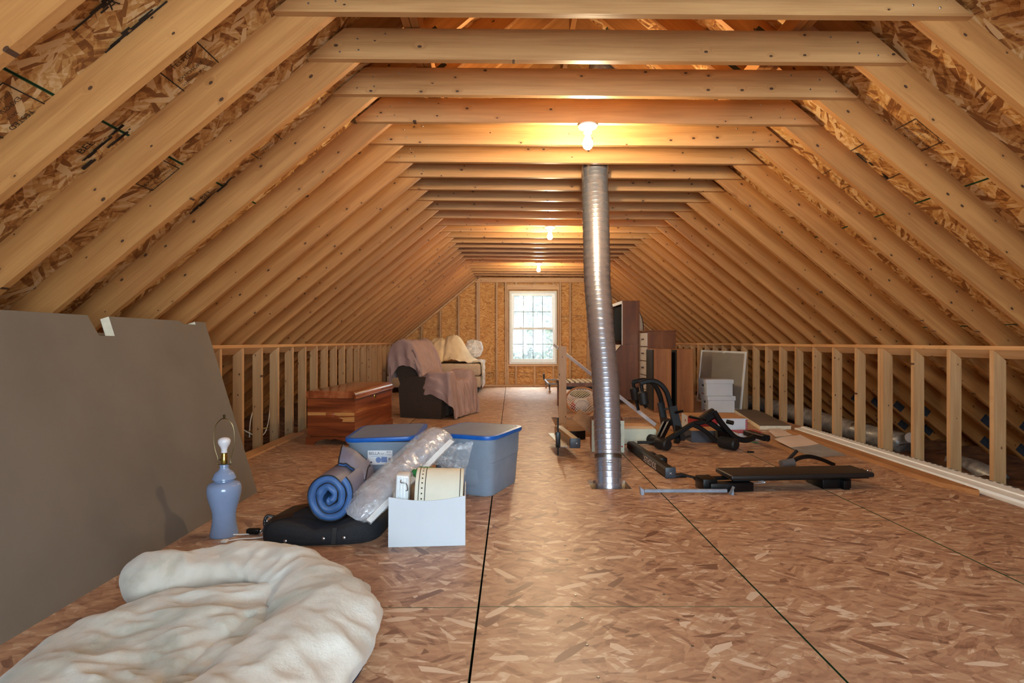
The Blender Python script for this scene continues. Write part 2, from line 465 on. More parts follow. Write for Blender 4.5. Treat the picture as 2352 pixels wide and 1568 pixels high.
for s in (-1, 1):
    for o in (0.0, 0.042):
        x = XC + s * (0.96 + o)
        MB().box(x - 0.019, x + 0.019, YR, YB, JZ + RD + 0.012, JZ + RD + 0.10).build('purlin', M['purlin'], ceiling)
    for k in range(0, 6):
        a = Vector((XC + s * 1.10, dk(k) - 0.12, JZ + RD + 0.03)); b = Vector((XC + s * 0.90, dk(k) - 0.10, JZ + RD + 0.2))
        MB().bar(a, b, 0.03, 0.003, (0, 1, 0)).build('metal_strap', M['black'], ceiling)
# sheathing, four foot rows up the slope
rows = [4.62, 3.93, 2.99, 2.05, 1.11, 0.17, 0.0]
for s in (-1, 1):
    for ri in range(len(rows) - 1):
        ha, hb = rows[ri], rows[ri + 1]
        la, lb = (H0 - ha) / CT, (H0 - hb) / CT
        if hb == 0.0: lb += RD * ST / CT
        yy = YR - 1.22 * (ri % 2) - 0.4
        while yy < YB + 0.15:
            a, b = max(yy, YR - 0.05), min(yy + 2.438, YB + 0.13)
            if b - a > 0.03:
                mb = MB(); g = 0.002
                x0, x1, z0, z1 = la + g, lb - g, RD + 0.001, RD + 0.013
                vs = [(x, y, z) for z in (z0, z1) for y in (a + g, b - g) for x in (x0, x1)]
                mb.add(vs, [(0, 2, 3, 1), (4, 5, 7, 6), (0, 1, 5, 4), (2, 6, 7, 3)], 0)
                mb.add(vs, [(0, 4, 6, 2), (1, 3, 7, 5)], 1)
                for e0, e1 in ((x0, x0 + .004), (x1 - .004, x1)):
                    mb.add([(e0, a + g, z0 - .0004), (e0, b - g, z0 - .0004), (e1, b - g, z0 - .0004), (e1, a + g, z0 - .0004)], [(0, 1, 2, 3)], 1)
                if s < 0: mb.build('roof_panel', [M['roof'], M['edgegreen']], ceiling, (XC - H0, 0, zu(H0)), (0, -TH, 0))
                else:
                    mb.xf(Matrix.Scale(-1, 4, (0, 1, 0))); mb.f = [f[::-1] for f in mb.f]
                    mb.build('roof_panel', [M['roof'], M['edgegreen']], ceiling, (XC + H0, 0, zu(H0)), (0, -TH, math.pi))
            yy += 2.438
    # unseen dark sheet added over the deck to keep daylight out of the gaps
    l1 = (H0) / CT + RD * ST / CT + 0.04
    mb = MB().box(-0.05, l1, YR - 0.2, YB + 0.3, RD + 0.02, RD + 0.03)
    if s > 0:
        mb.xf(Matrix.Scale(-1, 4, (0, 1, 0))); mb.f = [f[::-1] for f in mb.f]
    mb.build('roof_light_seal', M['dark'], ceiling, (XC + s * H0, 0, zu(H0)), (0, -TH, math.pi if s > 0 else 0))
# green paint lines and grade stamps on the sheathing
def roof_hit(px, py):
    kx, kz = (px - CX) / F, (CY - py) / F
    s = -1 if px < CX else 1
    # z = zu(h)+RD/CT , h = s*(X-XC)
    d = (KZ + SL * KN + RD / CT + SL * s * XC - E) / (kz + SL * s * kx)
    return Vector((kx * d, d, E + kz * d)), s
def stamp(px, py, wv, hv, lines, flip=False, faint=False, border=True, block=False):
    p, s = roof_hit(px, py)
    v = Vector((-s * CT, 0, ST)); n = Vector((-s * ST, 0, -CT))
    if flip: v = -v
    up = n.cross(v)
    p = p + n * 0.0035
    mat = M['inkfaint'] if faint else M['ink']
    mb = MB(); t = 0.005
    def strip(a0, a1, b0, b1): mb.add([p + v * a + up * b for a, b in ((a0, b0), (a1, b0), (a1, b1), (a0, b1))], [(0, 1, 2, 3)])
    if border:
        strip(-wv, wv, -hv, -hv + t); strip(-wv, wv, hv - t, hv); strip(-wv, -wv + t, -hv, hv); strip(wv - t, wv, -hv, hv)
    if block:
        rnd = random.Random(int(px))
        for i in range(26):
            a = rnd.uniform(-wv, wv); b = rnd.choice((-hv, -hv * .6, hv * .8)) + rnd.uniform(-.012, .012)
            strip(a, min(wv, a + rnd.uniform(.03, .09)), b, b + rnd.uniform(.006, .016))
    if mb.f: mb.build('grade_stamp', mat, ceiling)
    n_ = len(lines)
    for i, (tx, sz) in enumerate(lines):
        b = hv * 0.72 - (2 * hv * 0.82) * i / max(1, n_)
        text('grade_stamp_lettering', tx, sz, p + up * b + n * 0.0005, v, up, mat, ceiling)
T1 = [('TECO', 0.045), ('TESTED', 0.032), ('24/16', 0.02), ('EXPOSURE 1', 0.028), ('SIZED FOR SPACING', 0.018)]
stamp(432, 150, 0.10, 0.115, T1)
stamp(22, 262, 0.10, 0.115, T1, flip=True)
stamp(352, 398, 0.09, 0.10, T1)
stamp(612, 335, 0.09, 0.09, [('EXPOSURE 1', 0.03), ('TECO', 0.03)])
stamp(2106, 312, 0.10, 0.10, [('WINDSTORM', 0.026), ('THIS SIDE DOWN', 0.02), ('SIZED FOR SPACING', 0.018), ('EXPOSURE 1', 0.02)], flip=True)
stamp(1925, 410, 0.09, 0.09, [('24/16', 0.025), ('EXPOSURE 1', 0.024)], faint=True)
stamp(290, 35, 0.17, 0.10, [('A', 0.06)], border=False, block=True)
stamp(192, 335, 0.17, 0.10, [('A', 0.06), ('BEL', 0.05)], border=False, block=True)
stamp(470, 445, 0.17, 0.10, [('A', 0.06), ('BEL', 0.05)], border=False, block=True)
stamp(2012, 370, 0.15, 0.10, [('A', 0.05)], border=True, block=True, flip=True)

# ---- knee walls
def knee(side):
    s = -1 if side == 'left' else 1
    w = struct('wall_' + side)
    xi = XC + s * 3.01
    zb = -0.12 if side == 'left' else -0.05
    lo = (XC + s * (KN - ST * 0.038), KZ - CT * 0.038)          # lower inner corner of the sloping plate
    def zt(x): return lo[1] - SL * (s * (x - lo[0]))
    xo = xi + s * 0.089
    xi2 = lo[0] + s * 0.004
    mesh = MB().prism([(xi2, zb), (xo, zb), (xo, zt(xo) - .001), (xi2, zt(xi2) - .001)], 0, 0.038, 'XZ').mesh('stud')
    for k in range(-9, KMAX):
        link('stud', mesh, M['stud'], w, (0, dk(k), 0))
        if s > 0 and k == 7: link('stud', mesh, M['stud'], w, (0, dk(k) + 0.042, 0))
    # sloping plate nailed to the rafter soffits, three lengths
    t = Vector((s * CT, 0, -ST)); n = Vector((-s * ST, 0, -CT))
    p0 = Vector((XC + s * KN, 0, KZ)) + n * 0.0008
    q = [p0, p0 + t * 0.10, p0 + t * 0.10 + n * 0.037, p0 + n * 0.037]
    cuts = [YR, 2.9, 7.55, YB - 0.01]
    for a, b in zip(cuts, cuts[1:]):
        MB().prism([(c.x, c.z) for c in q], a + 0.001, b - 0.001, 'XZ').build('top_plate', M['plate'], w)
    return w
wall_left = knee('left'); wall_right = knee('right')

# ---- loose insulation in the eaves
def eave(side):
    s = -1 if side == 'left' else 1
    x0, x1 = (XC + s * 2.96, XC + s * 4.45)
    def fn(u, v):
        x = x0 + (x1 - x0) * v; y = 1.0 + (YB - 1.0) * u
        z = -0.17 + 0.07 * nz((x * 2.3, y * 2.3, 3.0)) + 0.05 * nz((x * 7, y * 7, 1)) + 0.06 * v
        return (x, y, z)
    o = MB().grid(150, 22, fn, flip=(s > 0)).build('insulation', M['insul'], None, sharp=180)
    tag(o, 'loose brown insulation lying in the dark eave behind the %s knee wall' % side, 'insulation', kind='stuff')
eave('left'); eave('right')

# ---- gable wall at the far end
wall_back = struct('wall_back')
S_ = YB / F
def bx(px): return (px - CX) * S_
def bz(py): return E - (py - CY) * S_
WX0, WX1, WZ0, WZ1 = -0.05, 1.02, 0.50, 2.148
def roof_z(x): return KZ + SL * (KN - abs(x - XC)) + RD / CT
def clip(poly, a, b, c):           # keep a*x+b*z<=c
    out = []
    for i in range(len(poly)):
        p, q = poly[i], poly[(i + 1) % len(poly)]
        fp, fq = a * p[0] + b * p[1] - c, a * q[0] + b * q[1] - c
        if fp <= 0: out.append(p)
        if fp * fq < 0:
            t = fp / (fp - fq); out.append((p[0] + t * (q[0] - p[0]), p[1] + t * (q[1] - p[1])))
    return out
def gable_panels(wall, y0, y1, win, mat, seams, zs):
    for i in range(len(seams) - 1):
        for j in range(len(zs) - 1):
            mb = MB(); a, b, c, d = seams[i] + .0015, seams[i + 1] - .0015, zs[j] + .0015, zs[j + 1] - .0015
            xs = sorted({a, b, *[min(max(w, a), b) for w in win[:2]]}); zz = sorted({c, d, *[min(max(w, c), d) for w in win[2:]]})
            for p in range(len(xs) - 1):
                for q in range(len(zz) - 1):
                    mx, mz = (xs[p] + xs[p + 1]) / 2, (zz[q] + zz[q + 1]) / 2
                    if win[0] < mx < win[1] and win[2] < mz < win[3]: continue
                    poly = [(xs[p], zz[q]), (xs[p + 1], zz[q]), (xs[p + 1], zz[q + 1]), (xs[p], zz[q + 1])]
                    top = KZ + SL * KN + RD / CT
                    poly = clip(poly, SL, 1, top + SL * XC); poly = clip(poly, -SL, 1, top - SL * XC) if poly else poly
                    if len(poly) > 2: mb.prism(poly, y0, y1, 'XZ')
            if mb.f: mb.build('gable_panel', mat, wall)
YS = YB + 0.09
gable_panels(wall_back, YS, YS + 0.012, (WX0, WX1, WZ0, WZ1), M['gable'], [-4.4, -3.2, -0.77, 1.72, 4.1, 5.3], [-0.3, 1.295, 2.53, 3.9])
def wrap(wall, y0, y1, win):
    mb = MB(); top = KZ + SL * KN + RD / CT + 0.03
    for a, b, c, d in ((-4.6, win[0], -0.42, 4.2), (win[1], 5.6, -0.42, 4.2), (win[0], win[1], -0.42, win[2]), (win[0], win[1], win[3], 4.2)):
        poly = clip(clip([(a, c), (b, c), (b, d), (a, d)], SL, 1, top + SL * XC), -SL, 1, top - SL * XC)
        mb.prism(poly, y0, y1, 'XZ')
    mb.build('gable_light_seal', M['dark'], wall)  # unseen dark layer added behind the panels to block light at the seams
wrap(wall_back, YS + 0.013, YS + 0.02, (WX0, WX1, WZ0, WZ1))
def stud_b(x, z0, z1, w=0.038, name='stud'):
    MB().box(x, x + w, YB, YB + 0.089, z0, z1).build(name, M['stud'], wall_back)
ztop = bz(648.5)
for x in (-0.79, -0.75, 1.70, 1.74):
    stud_b(x, 0.04, min(ztop, zu(max(abs(x - XC), abs(x + .038 - XC))) - 0.055))
for x in (-2.04, -1.62, -1.206, 2.13, 2.55, 2.965):
    hh = max(abs(x - XC), abs(x + .038 - XC)); stud_b(x, 0.04, zu(hh) - 0.055)
for x in (-0.353, 1.30): stud_b(x, 0.04, ztop)
for x in (-0.147, -0.104): stud_b(x, 0.04, ztop if x < -.12 else bz(665) )
for x in (1.035, 1.078): stud_b(x, 0.04, ztop if x > 1.05 else bz(665))
for x in (0.083, 0.50, 0.925):
    stud_b(x, 0.04, 0.455, name='cripple_stud'); stud_b(x, bz(653) + .001, ztop, name='cripple_stud')
MB().box(-0.104, 1.073, YB + 0.002, YB + 0.087, bz(665) + .001, bz(653)).build('window_header', M['platex'], wall_back)
MB().box(-0.065, 1.034, YB, YB + 0.089, 0.456, 0.494).build('rough_sill', M['platex'], wall_back)
MB().box(-3.2, 4.1, YB, YB + 0.089, 0.001, 0.038).build('bottom_plate', M['platex'], wall_back)
MB().box(-0.83, 1.79, YB, YB + 0.089, ztop + .001, ztop + 0.039).build('top_plate', M['platex'], wall_back)
MB().box(-0.78, 1.74, YB, YB + 0.089, ztop + 0.04, ztop + 0.105).build('top_plate', M['platex'], wall_back)
for s in (-1, 1):
    h1, h2 = 4.1, 0.03
    q = [(XC + s * h1, zu(h1) - 0.001), (XC + s * h2, zu(h2) - .001), (XC + s * h2, zu(h2) - 0.05), (XC + s * h1, zu(h1) - 0.05)]
    MB().prism(q, YB, YB + 0.089, 'XZ').build('rake_plate', M['platex'], wall_back)
# printed marks low on the sheathing
def wall_stamp(px0, px1, py0, py1, lines, faint=True):
    y = YS - 0.002; sc = y / F
    X = lambda p: (p - CX) * sc; Z = lambda p: E - (p - CY) * sc
    m = M['inkfaint'] if faint else M['ink']
    mb = MB(); a, b, c, d, t = X(px0), X(px1), Z(py1), Z(py0), 0.006
    for q in ((a, b, c, c + t), (a, b, d - t, d), (a, a + t, c, d), (b - t, b, c, d)):
        mb.add([(q[0], y, q[2]), (q[1], y, q[2]), (q[1], y, q[3]), (q[0], y, q[3])], [(0, 1, 2, 3)])
    mb.build('grade_stamp', m, wall_back)
    for i, (tx, sz) in enumerate(lines):
        text('grade_stamp_lettering', tx, sz, ((a + b) / 2, y - .001, d - (d - c) * (i + 0.5) / len(lines)), (1, 0, 0), (0, 0, 1), m, wall_back)
wall_stamp(1117, 1134, 855, 866, [('H4HE', 0.05), ('SPAN', 0.04)], faint=False)
wall_stamp(1146, 1157, 853, 865, [('24', 0.05)])
wall_stamp(1188, 1224, 855, 866, [('PS2-92', 0.05), ('EXPOSURE 1', 0.04)])
wall_stamp(1231, 1250, 852, 866, [('TECO', 0.05), ('TESTED', 0.035)])
wall_stamp(1170, 1182, 854, 866, [('OIL', 0.05)], faint=False)
wall_stamp(1287, 1311, 725, 738, [('RATED', 0.06), ('SHEATHING', 0.03)])
wall_stamp(1316, 1343, 724, 738, [('24/16', 0.07), ('7/16 INCH', 0.035)])
wall_stamp(1145, 1158, 649, 657, [('24/0', 0.05)], faint=False)

# ---- the window in the gable
window_1 = struct('window_1')
M['glass'] = (lambda nt: nt.m)(NT('hazy_window_glass'))
_g = M['glass'].node_tree; _n = _g.nodes
for x in list(_n): _n.remove(x)
_o = _n.new('ShaderNodeOutputMaterial'); _t = _n.new('ShaderNodeBsdfTransparent'); _gl = _n.new('ShaderNodeBsdfGlossy'); _tr = _n.new('ShaderNodeBsdfTranslucent')
_gl.inputs['Roughness'].default_value = 0.05; _t.inputs[0].default_value = (0.93, 0.96, 0.95, 1)
_tr.inputs[0].default_value = (0.8, 0.85, 0.85, 1)
_m1 = _n.new('ShaderNodeMixShader'); _m1.inputs[0].default_value = 0.10
_nz = _n.new('ShaderNodeTexNoise'); _nz.inputs['Scale'].default_value = 4.0
_mt = _n.new('ShaderNodeMath'); _mt.operation = 'MULTIPLY'; _mt.inputs[1].default_value = 0.10
_g.links.new(_nz.outputs[0], _mt.inputs[0]); _g.links.new(_mt.outputs[0], _m1.inputs[0])
_g.links.new(_t.outputs[0], _m1.inputs[1]); _g.links.new(_tr.outputs[0], _m1.inputs[2])
_m2 = _n.new('ShaderNodeMixShader'); _m2.inputs[0].default_value = 0.04
_g.links.new(_m1.outputs[0], _m2.inputs[1]); _g.links.new(_gl.outputs[0], _m2.inputs[2]); _g.links.new(_m2.outputs[0], _o.inputs[0])
M['muntin'] = plain('grey_grille', srgb(92, 104, 100), 0.5)
yw = YB + 0.03
def ring(x0, x1, z0, z1, t, y0, y1, tb=None, tt=None):
    mb = MB(); tb = tb or t; tt = tt or t
    mb.box(x0, x0 + t, y0, y1, z0, z1); mb.box(x1 - t, x1, y0, y1, z0, z1)
    mb.box(x0 + t, x1 - t, y0, y1, z0, z0 + tb); mb.box(x0 + t, x1 - t, y0, y1, z1 - tt, z1); return mb
ring(WX0, WX1, WZ0, WZ1, 0.045, yw - 0.02, yw + 0.085).build('window_frame', M['vinyl'], window_1)
ring(WX0 + .046, WX1 - .046, WZ0 + .046, WZ1 - .046, 0.022, yw + 0.051, yw + 0.085).build('window_stop', M['vinyl'], window_1)
mid = 1.30
def sash(x0, x1, z0, z1, y0, y1, nx, nzr, t, tb, tt):
    o = ring(x0, x1, z0, z1, t, y0, y1, tb, tt).build('window_sash', M['vinyl'], window_1)
    yc = (y0 + y1) / 2; ga, gb, gc, gd = x0 + t, x1 - t, z0 + tb, z1 - tt
    for i in range(nx):
        for j in range(nzr):
            pa, pb = ga + (gb - ga) * i / nx, ga + (gb - ga) * (i + 1) / nx
            pc, pd = gc + (gd - gc) * j / nzr, gc + (gd - gc) * (j + 1) / nzr
            MB().box(pa, pb, yc - .002, yc + .002, pc, pd).build('pane', M['glass'], o)
    for i in range(1, nx):
        x = ga + (gb - ga) * i / nx; MB().box(x - .006, x + .006, yc - .006, yc - .0025, gc, gd).build('muntin', M['muntin'], o)
    for j in range(1, nzr):
        z = gc + (gd - gc) * j / nzr; MB().box(ga, gb, yc - .006, yc - .0025, z - .006, z + .006).build('muntin', M['muntin'], o)
    return o
sash(WX0 + .068, WX1 - .068, mid - 0.02, WZ1 - .068, yw + 0.052, yw + 0.078, 4, 2, 0.04, 0.04, 0.035)
s2 = sash(WX0 + .0455, WX1 - .0455, WZ0 + .0455, mid + 0.025, yw + 0.02, yw + 0.05, 4, 2, 0.042, 0.07, 0.045)
for x in (0.21, 0.74): MB().rbox(x - .03, x + .03, yw + .015, yw + .045, mid + .026, mid + .042, .005).build('sash_lock', M['vinyl'], s2)

# ---- rear gable behind the camera, with its own window opening
wall_front = struct('wall_front')
RW = (-0.75, 1.65, 0.45, 2.25)
gable_panels(wall_front, YR - 0.02, YR, RW, M['gable'], [-4.4, -2.0, 0.45, 2.9, 5.3], [-0.3, 1.295, 2.53, 3.9])
wrap(wall_front, YR - 0.03, YR - 0.021, RW)
for s in (-1, 1):
    x = XC + s * 4.63
    MB().box(x - .01, x + .01, YR - 0.2, YB + 0.3, -0.45, zu(4.6) + 0.26).build('eave_light_seal', M['dark'], wall_left if s < 0 else wall_right)  # unseen dark boards added to close the eaves against light leaks
window_2 = struct('window_2')
ring(RW[0], RW[1], RW[2], RW[3], 0.05, YR - 0.06, YR + 0.04).build('window_frame', M['vinyl'], window_2)
MB().box(0.42, 0.48, YR - 0.05, YR + 0.03, RW[2] + .05, RW[3] - .05).build('window_mullion', M['vinyl'], window_2)
for a, b in ((RW[0] + .05, 0.42), (0.48, RW[1] - .05)):
    MB().box(a, b, YR - 0.012, YR - 0.008, RW[2] + .05, RW[3] - .05).build('pane', M['glass'], window_2)
# ================================================================== TREES SEEN THROUGH THE WINDOW
M['bark'] = plain('bark', srgb(66, 61, 55), 0.9, var=0.2, scale=12)
M['leaf1'] = plain('leaf_grey_green', srgb(74, 88, 64), 0.8, var=0.3, scale=3)
M['leaf2'] = plain('leaf_yellow_green', srgb(88, 100, 58), 0.8, var=0.3, scale=3)
def tree(label, x, y, z0, h, r, leafmat, n, seed, crown0=0.25):
    rnd = random.Random(seed)
    t = thing('tree', label, 'tree', (x, y, z0), group='trees outside the window')
    trunk = MB(); top = Vector((rnd.uniform(-.3, .3), rnd.uniform(-.3, .3), h))
    trunk.tube(smooth([(0, 0, 0), top * 0.35 + Vector((.1, 0, 0)), top * 0.7, top], 5), 0.13, 8, scales=[1 - 0.85 * i / 15 for i in range(16)])
    tips = []
    for i in range(26):
        f = rnd.uniform(crown0, 0.97); a = rnd.uniform(0, 6.28); L = r * rnd.uniform(0.5, 1.0) * (1.15 - f * 0.6)
        b = top * f; e = b + Vector((math.cos(a) * L, math.sin(a) * L, rnd.uniform(0.1, 0.9) * L))
        m = (b + e) / 2 + Vector((0, 0, rnd.uniform(-.1, .15)))
        trunk.tube([b, m, e], 0.035, 5, scales=[1, .6, .25]); tips += [(m, L * .5), (e, L * .45)]
        for _ in range(3):
            q = e + Vector((rnd.uniform(-1, 1), rnd.uniform(-1, 1), rnd.uniform(-.6, .9))) * 0.55 * L
            trunk.tube([m.lerp(e, rnd.random()), q], 0.012, 4); tips.append((q, L * .35))
    trunk.build('trunk', M['bark'], t)
    fol = MB()
    for i in range(n):
        c, sp = rnd.choice(tips)
        p = c + Vector((rnd.gauss(0, .5), rnd.gauss(0, .5), rnd.gauss(0, .45))) * sp
        s = rnd.uniform(0.05, 0.11); u = Vector((rnd.uniform(-1, 1), rnd.uniform(-1, 1), rnd.uniform(-1, 1))).normalized(); w = u.orthogonal().normalized() * s * 0.6
        fol.add([p - u * s, p + w, p + u * s, p - w], [(0, 1, 2, 3)])
    f = fol.build('foliage', leafmat, t, sharp=180); f['kind'] = 'stuff'
tree('tall grey-green tree seen in the left panes of the gable window', -0.5, 17.5, -3.6, 7.2, 2.5, M['leaf1'], 9000, 3)
tree('bare-branched tree seen in the middle panes of the gable window', 1.0, 20.5, -3.6, 7.8, 3.0, M['leaf1'], 9000, 5)
tree('yellow-green bushy tree low in the right panes of the gable window', 1.9, 17.0, -3.6, 5.0, 2.2, M['leaf2'], 5200, 9, 0.1)
tree('yellow-green shrub low in the left panes of the gable window', -0.2, 16.2, -3.6, 4.0, 2.0, M['leaf2'], 5200, 12, 0.1)

# ================================================================== CEILING LAMPS
M['porcelain'] = plain('white_porcelain', srgb(240, 236, 226), 0.3, var=0.02)
M['bulb'] = emit('lit_bulb', BULB_COLOR, BULB_STRENGTH)
base_m = MB().lathe([(0.0, 0.0), (0.060, 0.0), (0.062, -0.010), (0.056, -0.020), (0.036, -0.030), (0.028, -0.034), (0.026, -0.055), (0.0, -0.055)][::-1], 24).mesh('lamp_base')
bulb_m = MB().lathe([(0.0, -0.160), (0.014, -0.158), (0.026, -0.148), (0.032, -0.132), (0.031, -0.115), (0.024, -0.095), (0.016, -0.075), (0.014, -0.056), (0.0, -0.056)], 16).mesh('bulb')
for yy, x, lab in ((3.67, 0.494, 'bare lit bulb in white porcelain holder nearest the silver duct top'),
                   (6.93, 0.47, 'bare lit bulb in white porcelain holder, middle one of the row along the joists'),
                   (10.17, 0.486, 'bare lit bulb in white porcelain holder closest to the gable window')):
    t = thing('ceiling_lamp', lab, 'lamp', (x, yy, JZ - 0.004), group='bare bulb lamps along the collar joists')
    link('lamp_base', base_m, M['porcelain'], t); link('bulb', bulb_m, M['bulb'], t)

# ================================================================== FLEXIBLE DUCT
M['duct'] = plain('bright_aluminium', srgb(204, 214, 230), 0.26, metal=0.88, var=0.04, scale=60)
M['ductseam'] = plain('duct_band', srgb(150, 148, 146), 0.35, metal=1.0, var=0.1)
prow = [(1090, 1367.1, 0)]
tz = [(214, 226.5, 103), (400, 228.5, 105), (600, 233, 106), (700, 235.5, 105), (800, 243.5, 105), (900, 250.5, 103), (1000, 260, 104), (1100, 268, 107), (1200, 273, 107), (1300, 276, 106), (1420, 279.5, 104), (1530, 281.5, 107)]
cl = []
for yz, cxz, wz in tz[::-1]:
    px, py, wpx = 1240 + .5612 * cxz, 260 + .5612 * yz, wz * .5612
    f = (1119 - py) / (1119 - 380)
    d = 4.02 + 0.67 * max(0, f)
    cl.append((W(px, py, d), wpx * d / F / 2))
cl = [(Vector((cl[0][0].x, 4.02, -0.22)), cl[0][1])] + cl + [(Vector((0.74, 4.69, 2.9)), .105), (Vector((0.757, 4.69, 3.5)), .105)]
cp = smooth([c[0] for c in cl], 30); rr = []
for i in range(len(cl) - 1):
    rr += [cl[i][1] + (cl[i + 1][1] - cl[i][1]) * k / 30 for k in range(30)]
rr.append(cl[-1][1])
# resample by arc length, corrugate
acc = [0.0]
for a, b in zip(cp, cp[1:]): acc.append(acc[-1] + (b - a).length)
tot = acc[-1]; NP = int(tot / 0.0042); pts = []; scs = []; j = 0
for i in range(NP):
    s_ = tot * i / (NP - 1)
    while j < len(acc) - 2 and acc[j + 1] < s_: j += 1
    t_ = (s_ - acc[j]) / max(1e-9, acc[j + 1] - acc[j]); pts.append(cp[j].lerp(cp[j + 1], t_))
    r_ = rr[j] + (rr[j + 1] - rr[j]) * t_
    r_ += (0.0026 if i % 2 else -0.0026) + (0.003 if i % 9 == 0 else 0) + 0.0015 * nz((s_ * 6, 0, 0))
    scs.append(r_)
duct = thing('flexible_duct', 'tall flexible silver aluminium duct rising from the floor hole through the joists', 'duct', (0.683, 4.02, 0))
off = Vector((0.683, 4.02, 0))
MB().tube([p - off for p in pts], 1.0, 40, scales=scs, up=Vector((0, 1, 0))).build('corrugated_tube', M['duct'], duct, sharp=180)
cb = [c for c in pts if 0.17 < c.z < 0.205]
MB().tube([p - off for p in cb], 1.0, 40, scales=[0.0965 + 0.002 * math.sin(3.1 * i / len(cb)) for i in range(len(cb))], up=Vector((0, 1, 0))).build('clamp_band', M['ductseam'], duct, sharp=60)
MB().rbox(-.015, .02, -.104, -.094, .178, .192, .003).build('clamp_screw', M['steel'], duct)

# ================================================================== FOAM BOARDS ON THE LEFT
M['boardface'] = plain('brown_facing', srgb(108, 98, 88), 0.75, var=0.03, scale=2.0, dark=srgb(99, 90, 81))
M['foam'] = plain('cream_foam', srgb(232, 222, 196), 0.8, var=0.06)
bp = Vector((-1.715, 0, 0)); tp = Vector((-2.069, 0, 1.146)); lean = math.atan2(0.354, 1.146)
def foam_board(name, label, x, ang, L, y0, y1, thick, notches, group):
    t = thing(name, label, 'foam board', (x, y0, 0.0), group=group)
    # local: u along y, v up the board; notches cut from the top edge
    us = [0.0]; segs = []
    prof = [(0, 0), (y1 - y0, 0)]
    top = []
    for (a, b, dep) in sorted(notches): top += [(a - y0, L), (a - y0 + (b - a) * .25, L - dep), (b - y0, L - dep), (b - y0 - (b - a) * .0, L)]
    poly = [(0, 0), (y1 - y0, 0), (y1 - y0, L)] + top[::-1] + [(0, L)]
    def slab(w0, w1, nm, mat):
        mb = MB().prism(poly, w0, w1, 'YZ')
        mb.xf(Matrix.Rotation(-ang, 4, 'Y')); return mb.build(nm, mat, t)
    slab(-thick + 0.002, -0.002, 'foam_core', M['foam'])
    slab(-0.002, 0.0, 'facing', M['boardface']); slab(-thick, -thick + 0.002, 'facing', M['boardface'])
    return t
foam_board('foam_board', 'large brown-faced foam board leaning in the left foreground, front one with notched top', -1.715, lean, 1.2, 1.45, 3.82, 0.05, [(2.76, 2.91, 0.105), (3.52, 3.70, 0.02)], 'foam boards leaning on the left side')
foam_board('foam_board', 'cream-edged foam board hidden behind the large brown board, showing through its notch', -1.785, lean + 0.16, 1.19, 1.6, 3.72, 0.05, [], 'foam boards leaning on the left side')

# ================================================================== BLUE TABLE LAMP
M['blueglaze'] = plain('blue_glaze', srgb(130, 148, 182), 0.12, var=0.02)
M['brass'] = plain('brass', srgb(196, 170, 92), 0.25, metal=1.0, var=0.05)
M['oldbrass'] = plain('aged_brass', srgb(120, 108, 78), 0.35, metal=1.0, var=0.1)
M['milkbulb'] = plain('milk_glass', srgb(228, 226, 232), 0.2, var=0.01)
M['whitecord'] = plain('white_cord', srgb(232, 230, 224), 0.5, var=0.02)
lt = thing('table_lamp', 'blue glazed ginger-jar table lamp without shade beside the leaning board', 'lamp', (-1.513, 2.98, 0))
k = 0.000468
prof = [(0, 1465), (146, 1465), (151, 1455), (140, 1400), (126, 1320), (122, 1250), (126, 1200), (141, 1140), (165, 1060), (178, 1000), (181, 950), (174, 905), (155, 880), (120, 865), (98, 855), (96, 845)]
MB().lathe([(0 if r == 0 else r * k, (1465 - y) * k) for r, y in prof] + [(0, (1465 - 845) * k)], 40).build('jar_body', M['blueglaze'], lt)
prof = [(96, 845), (118, 838), (124, 828), (122, 815), (112, 800), (104, 775), (88, 755), (66, 738), (50, 722), (46, 700), (47, 680), (44, 672)]
MB().lathe([(r * k, (1465 - y) * k) for r, y in prof] + [(0, (1465 - 672) * k)], 36).build('jar_lid', M['blueglaze'], lt)
MB().lathe([(0, .372), (.012, .372), (.016, .376), (.0168, .385), (.0168, .415), (.0150, .418), (.0150, .432), (0, .432)], 20).build('socket', M['brass'], lt)
MB().lathe([(0, .432), (.0140, .433), (.0145, .45), (.019, .463), (.028, .478), (.0315, .49), (.030, .50), (.022, .509), (.01, .513), (0, .5132)], 24).build('bulb', M['milkbulb'], lt)
hp = smooth([(-.012, 0, .372), (-.036, 0, .374), (-.033, 0, .40), (-.050, 0, .46), (-.054, 0, .52), (-.045, 0, .575), (-.018, 0, .607), (0, 0, .612)], 6)
MB().tube(hp, .0022, 8, up=Vector((0, 1, 0))).tube([Vector((-p.x, p.y, p.z)) for p in hp], .0022, 8, up=Vector((0, 1, 0))).build('harp', M['oldbrass'], lt)
MB().lathe([(0, .610), (.009, .611), (.004, .616), (.006, .624), (.007, .632), (0, .634)], 12).build('finial', M['oldbrass'], lt)
MB().tube([(-.013, 0, .395), (-.024, 0, .395)], .003, 8).build('switch_key', M['black'], lt)
c0 = smooth([(.062, -.03, .012), (.11, -.01, .006), (.16, .01, .005), (.22, .02, .006), (.25, -.02, .006), (.20, -.06, .005), (.12, -.075, .005), (.075, -.10, .005)], 8)
MB().tube(c0, .0032, 8).build('cord', M['whitecord'], lt)
MB().rbox(.045, .075, -.125, -.098, .001, .014, .003).build('plug', M['whitecord'], lt)

